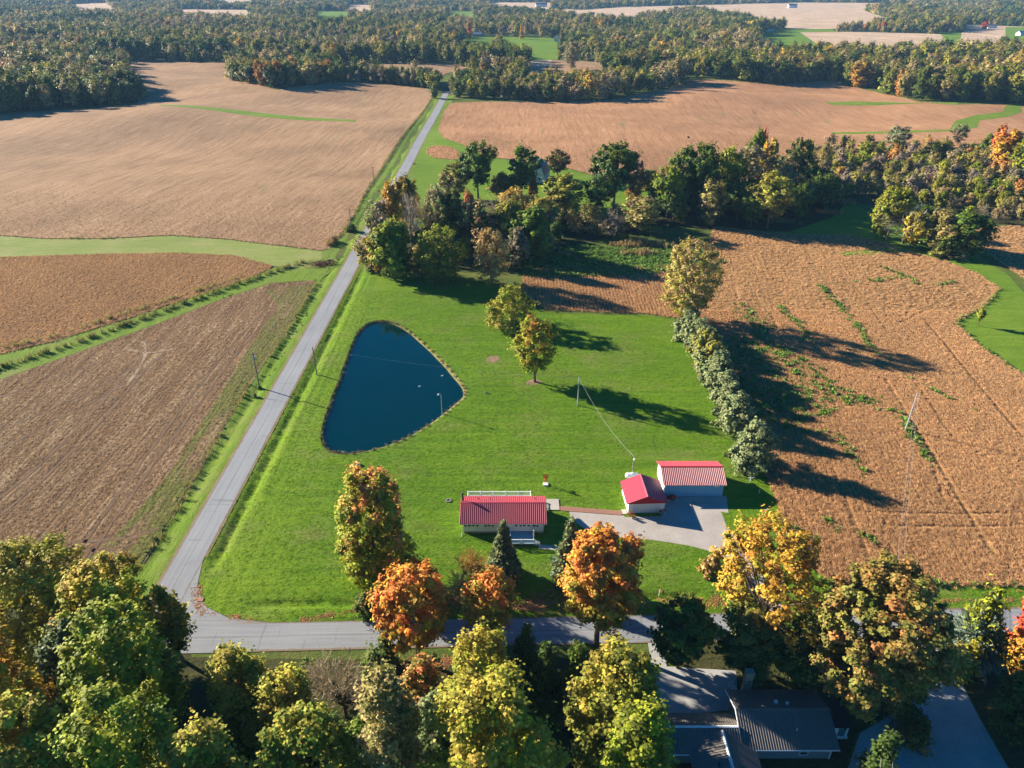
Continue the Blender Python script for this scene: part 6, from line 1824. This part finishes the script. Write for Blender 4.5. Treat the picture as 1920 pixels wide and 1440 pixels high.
# ------------------------------------------------------------------ the farmhouse and the far buildings
def far_house(name, gx, gy, w, d, ze, zr, wall, roof, label, cat, rz=0.0, nwin=3, gambrel=False):
    z = hz1(gx, gy)
    r = empty(name, (gx, gy, z), label, cat, None, rz)
    mb = MB()
    if gambrel:
        prof = [(-w / 2, -1), (w / 2, -1), (w / 2, ze), (w * .34, ze + (zr - ze) * .68), (0, zr), (-w * .34, ze + (zr - ze) * .68), (-w / 2, ze)]
        mb.prism(prof, 'y', -d / 2, d / 2); mb.obj("wall", M[wall], r)
        rf = MB()
        k = ze + (zr - ze) * .68
        for s in (-1, 1):
            rf.slab([(s * (w / 2 + .25), -d / 2 - .3, ze - .15), (s * (w / 2 + .25), d / 2 + .3, ze - .15), (s * w * .345, d / 2 + .3, k + .06), (s * w * .345, -d / 2 - .3, k + .06)], .05)
            rf.slab([(s * w * .345, -d / 2 - .3, k + .08), (s * w * .345, d / 2 + .3, k + .08), (s * .01, d / 2 + .3, zr + .12), (s * .01, -d / 2 - .3, zr + .12)], .05)
        rf.obj("roof", M[roof], r)
    else:
        gable_walls(mb, -w / 2, w / 2, -d / 2, d / 2, -1, ze, zr, 'x', .2); mb.obj("wall", M[wall], r)
        rf = MB(); o_ = .5
        rf.slab([(-w / 2 - o_, -d / 2 - o_, ze - .2), (w / 2 + o_, -d / 2 - o_, ze - .2), (w / 2 + o_, -.004, zr + .15), (-w / 2 - o_, -.004, zr + .15)], .12)
        rf.slab([(w / 2 + o_, d / 2 + o_, ze - .2), (-w / 2 - o_, d / 2 + o_, ze - .2), (-w / 2 - o_, .004, zr + .15), (w / 2 + o_, .004, zr + .15)], .12)
        rf.obj("roof", M[roof], r)
    for i in range(nwin):
        x = -w / 2 + w * (i + .5) / nwin
        f_ = MB().box(x - .6, x + .6, -d / 2 - .06, -d / 2 - .005, 1.0, 2.4).obj("window", M['white'], r)
        MB().box(x - .48, x + .48, -d / 2 - .08, -d / 2 - .061, 1.1, 2.3).obj("pane", M['glass'], f_)
    return r


gx, gy = at(1012, 337)
far_house("house", gx - 1, gy, 9.0, 13, 3.2, 8.2, 'offwhite', 'blue_roof', "farmhouse with a slate-blue barn-shaped roof behind the tall oaks", "house", math.radians(-14), 2, True)
gx, gy = at(985, 342)
far_house("porch_wing", gx, gy, 7, 5, 2.4, 3.2, 'white', 'offwhite', "low white wing at the left front of the slate-blue roofed farmhouse", "shed", 0.0, 1)
FH = [(896, 69, 'blue_roof', 'wall_grey', 13, "dark-roofed far house left of the far green lawn, in the trees"), (1020, 62, 'blue_roof', 'white', 14, "blue-roofed far house at the top of the far green lawn"), (1047, 78, 'blue_roof', 'offwhite', 12, "small blue-roofed far building at the right end of the far green lawn"),
      (858, 62, 'far_roof', 'white', 14, "pale far house at the left where the woods open on the far lawn"), (1440, 59, 'far_roof', 'white', 17, "long white far farm building on the green at the right"), (1427, 58, 'offwhite', 'white', 8, "small white far shed left of the long white farm building"),
      (1628, 56, 'far_roof', 'white', 14, "white far house in front of the tree strip between the far fields"), (1858, 53, 'far_roof', 'white', 15, "white far house left of the crimson tree at the far right"), (1917, 67, 'grey_metal', 'white', 20, "white far barn cut by the right edge of the photo"),
      (1015, 13, 'far_roof', 'white', 34, "white far farm building in the farthest pale fields"), (1485, 15, 'far_roof', 'white', 26, "white far farm building beside the clump in the pale field"), (575, 5, 'blue_roof', 'white', 34, "white far building near the top edge at the left of centre"), (545, 3, 'far_roof', 'white', 28, "pale far building left of the white one near the top edge"),
      (1790, 41, 'far_roof', 'blue_roof', 14, "bluish far shed among the trees at the upper right")]
for px, py, rf_, wl_, w_, l_ in FH:
    gx, gy = at(px, py)
    far_house("far_house", gx, gy, w_ * (1.0), 9, 4.0 if w_ < 25 else 7, 7.0 if w_ < 25 else 11, wl_, rf_, l_, "house", rng.uniform(-.3, .3), 4)

# far coloured trees one notices
for row in [
 ('round', 909, 136, 119, 18, 'r', 'o', "vivid orange tree rising from the road-end wood"), ('round', 978, 140, 125, 16, 'br', 'o', "rust-coloured round tree rising from the road-end wood"),
 ('airy', 1072, 132, 78, 34, 'gb', 'tan', "big grey thin tree in the half-open land beyond the road-end wood"), ('round', 935, 90, 64, 22, 'tan', 'ye', "tall tan tree at the left of the far lawn"),
 ('tall', 880, 74, 38, 10, 'o', 'r', "slim orange tree at the left of the far lawn"), ('tall', 978, 74, 46, 9, 'ye', 'o', "slim yellow tree with an orange top on the far lawn"),
 ('round', 1655, 58, 40, 14, 'o', 'r', "orange tree in the strip between the far fields"), ('round', 1775, 60, 43, 14, 'r', 'r', "crimson tree at the right end of the far tree strip"), ('round', 1845, 55, 40, 14, 'r', 'r', "crimson tree beside the far white house"),
 ('round', 1755, 60, 42, 12, 'o', 'tan', "orange-brown tree left of the crimson one in the far strip"),
 ('round', 1612, 158, 110, 52, 'go', 'br', "large orange-gold tree on the front edge of the big right wood"), ('round', 1672, 122, 102, 28, 'r', 'br', "red-orange tree deep in the big right wood"), ('round', 1690, 170, 134, 34, 'o', 'ol', "orange tree at the corner of the big right wood"),
 ('round', 1520, 140, 112, 12, 'r', 'o', "small vivid red tree in the dark face of the big right wood"), ('round', 5, 78, 58, 16, 'r', 'r', "crimson tree at the far left edge"), ('round', 318, 62, 38, 20, 'o', 'br', "orange tree in the left far wood"), ('round', 440, 85, 64, 14, 'r', 'o', "red-topped tree at the right end of the dark tree line"),
 ('round', 372, 78, 57, 18, 'r', 'ol', "red-topped dark tree in the dark tree line")]:
    place(*row)

# ------------------------------------------------------------------ the air
t = NT("haze")
vol = t.n("ShaderNodeVolumePrincipled")
vol.inputs["Color"].default_value = (0.32, 0.60, 1.0, 1)
vol.inputs["Density"].default_value = HAZE
vol.inputs["Anisotropy"].default_value = 0.0
t.t.links.new(vol.outputs[0], t.out.inputs[1])
hzb = MB().box(-9500, 9500, -900, 13500, -9, 112).obj("haze", t.m)
hzb["kind"] = "stuff"; hzb["label"] = "thin blue autumn haze over the land"

print("triangles", sum(len(m.loops) - 2 * len(m.polygons) for m in bpy.data.meshes))
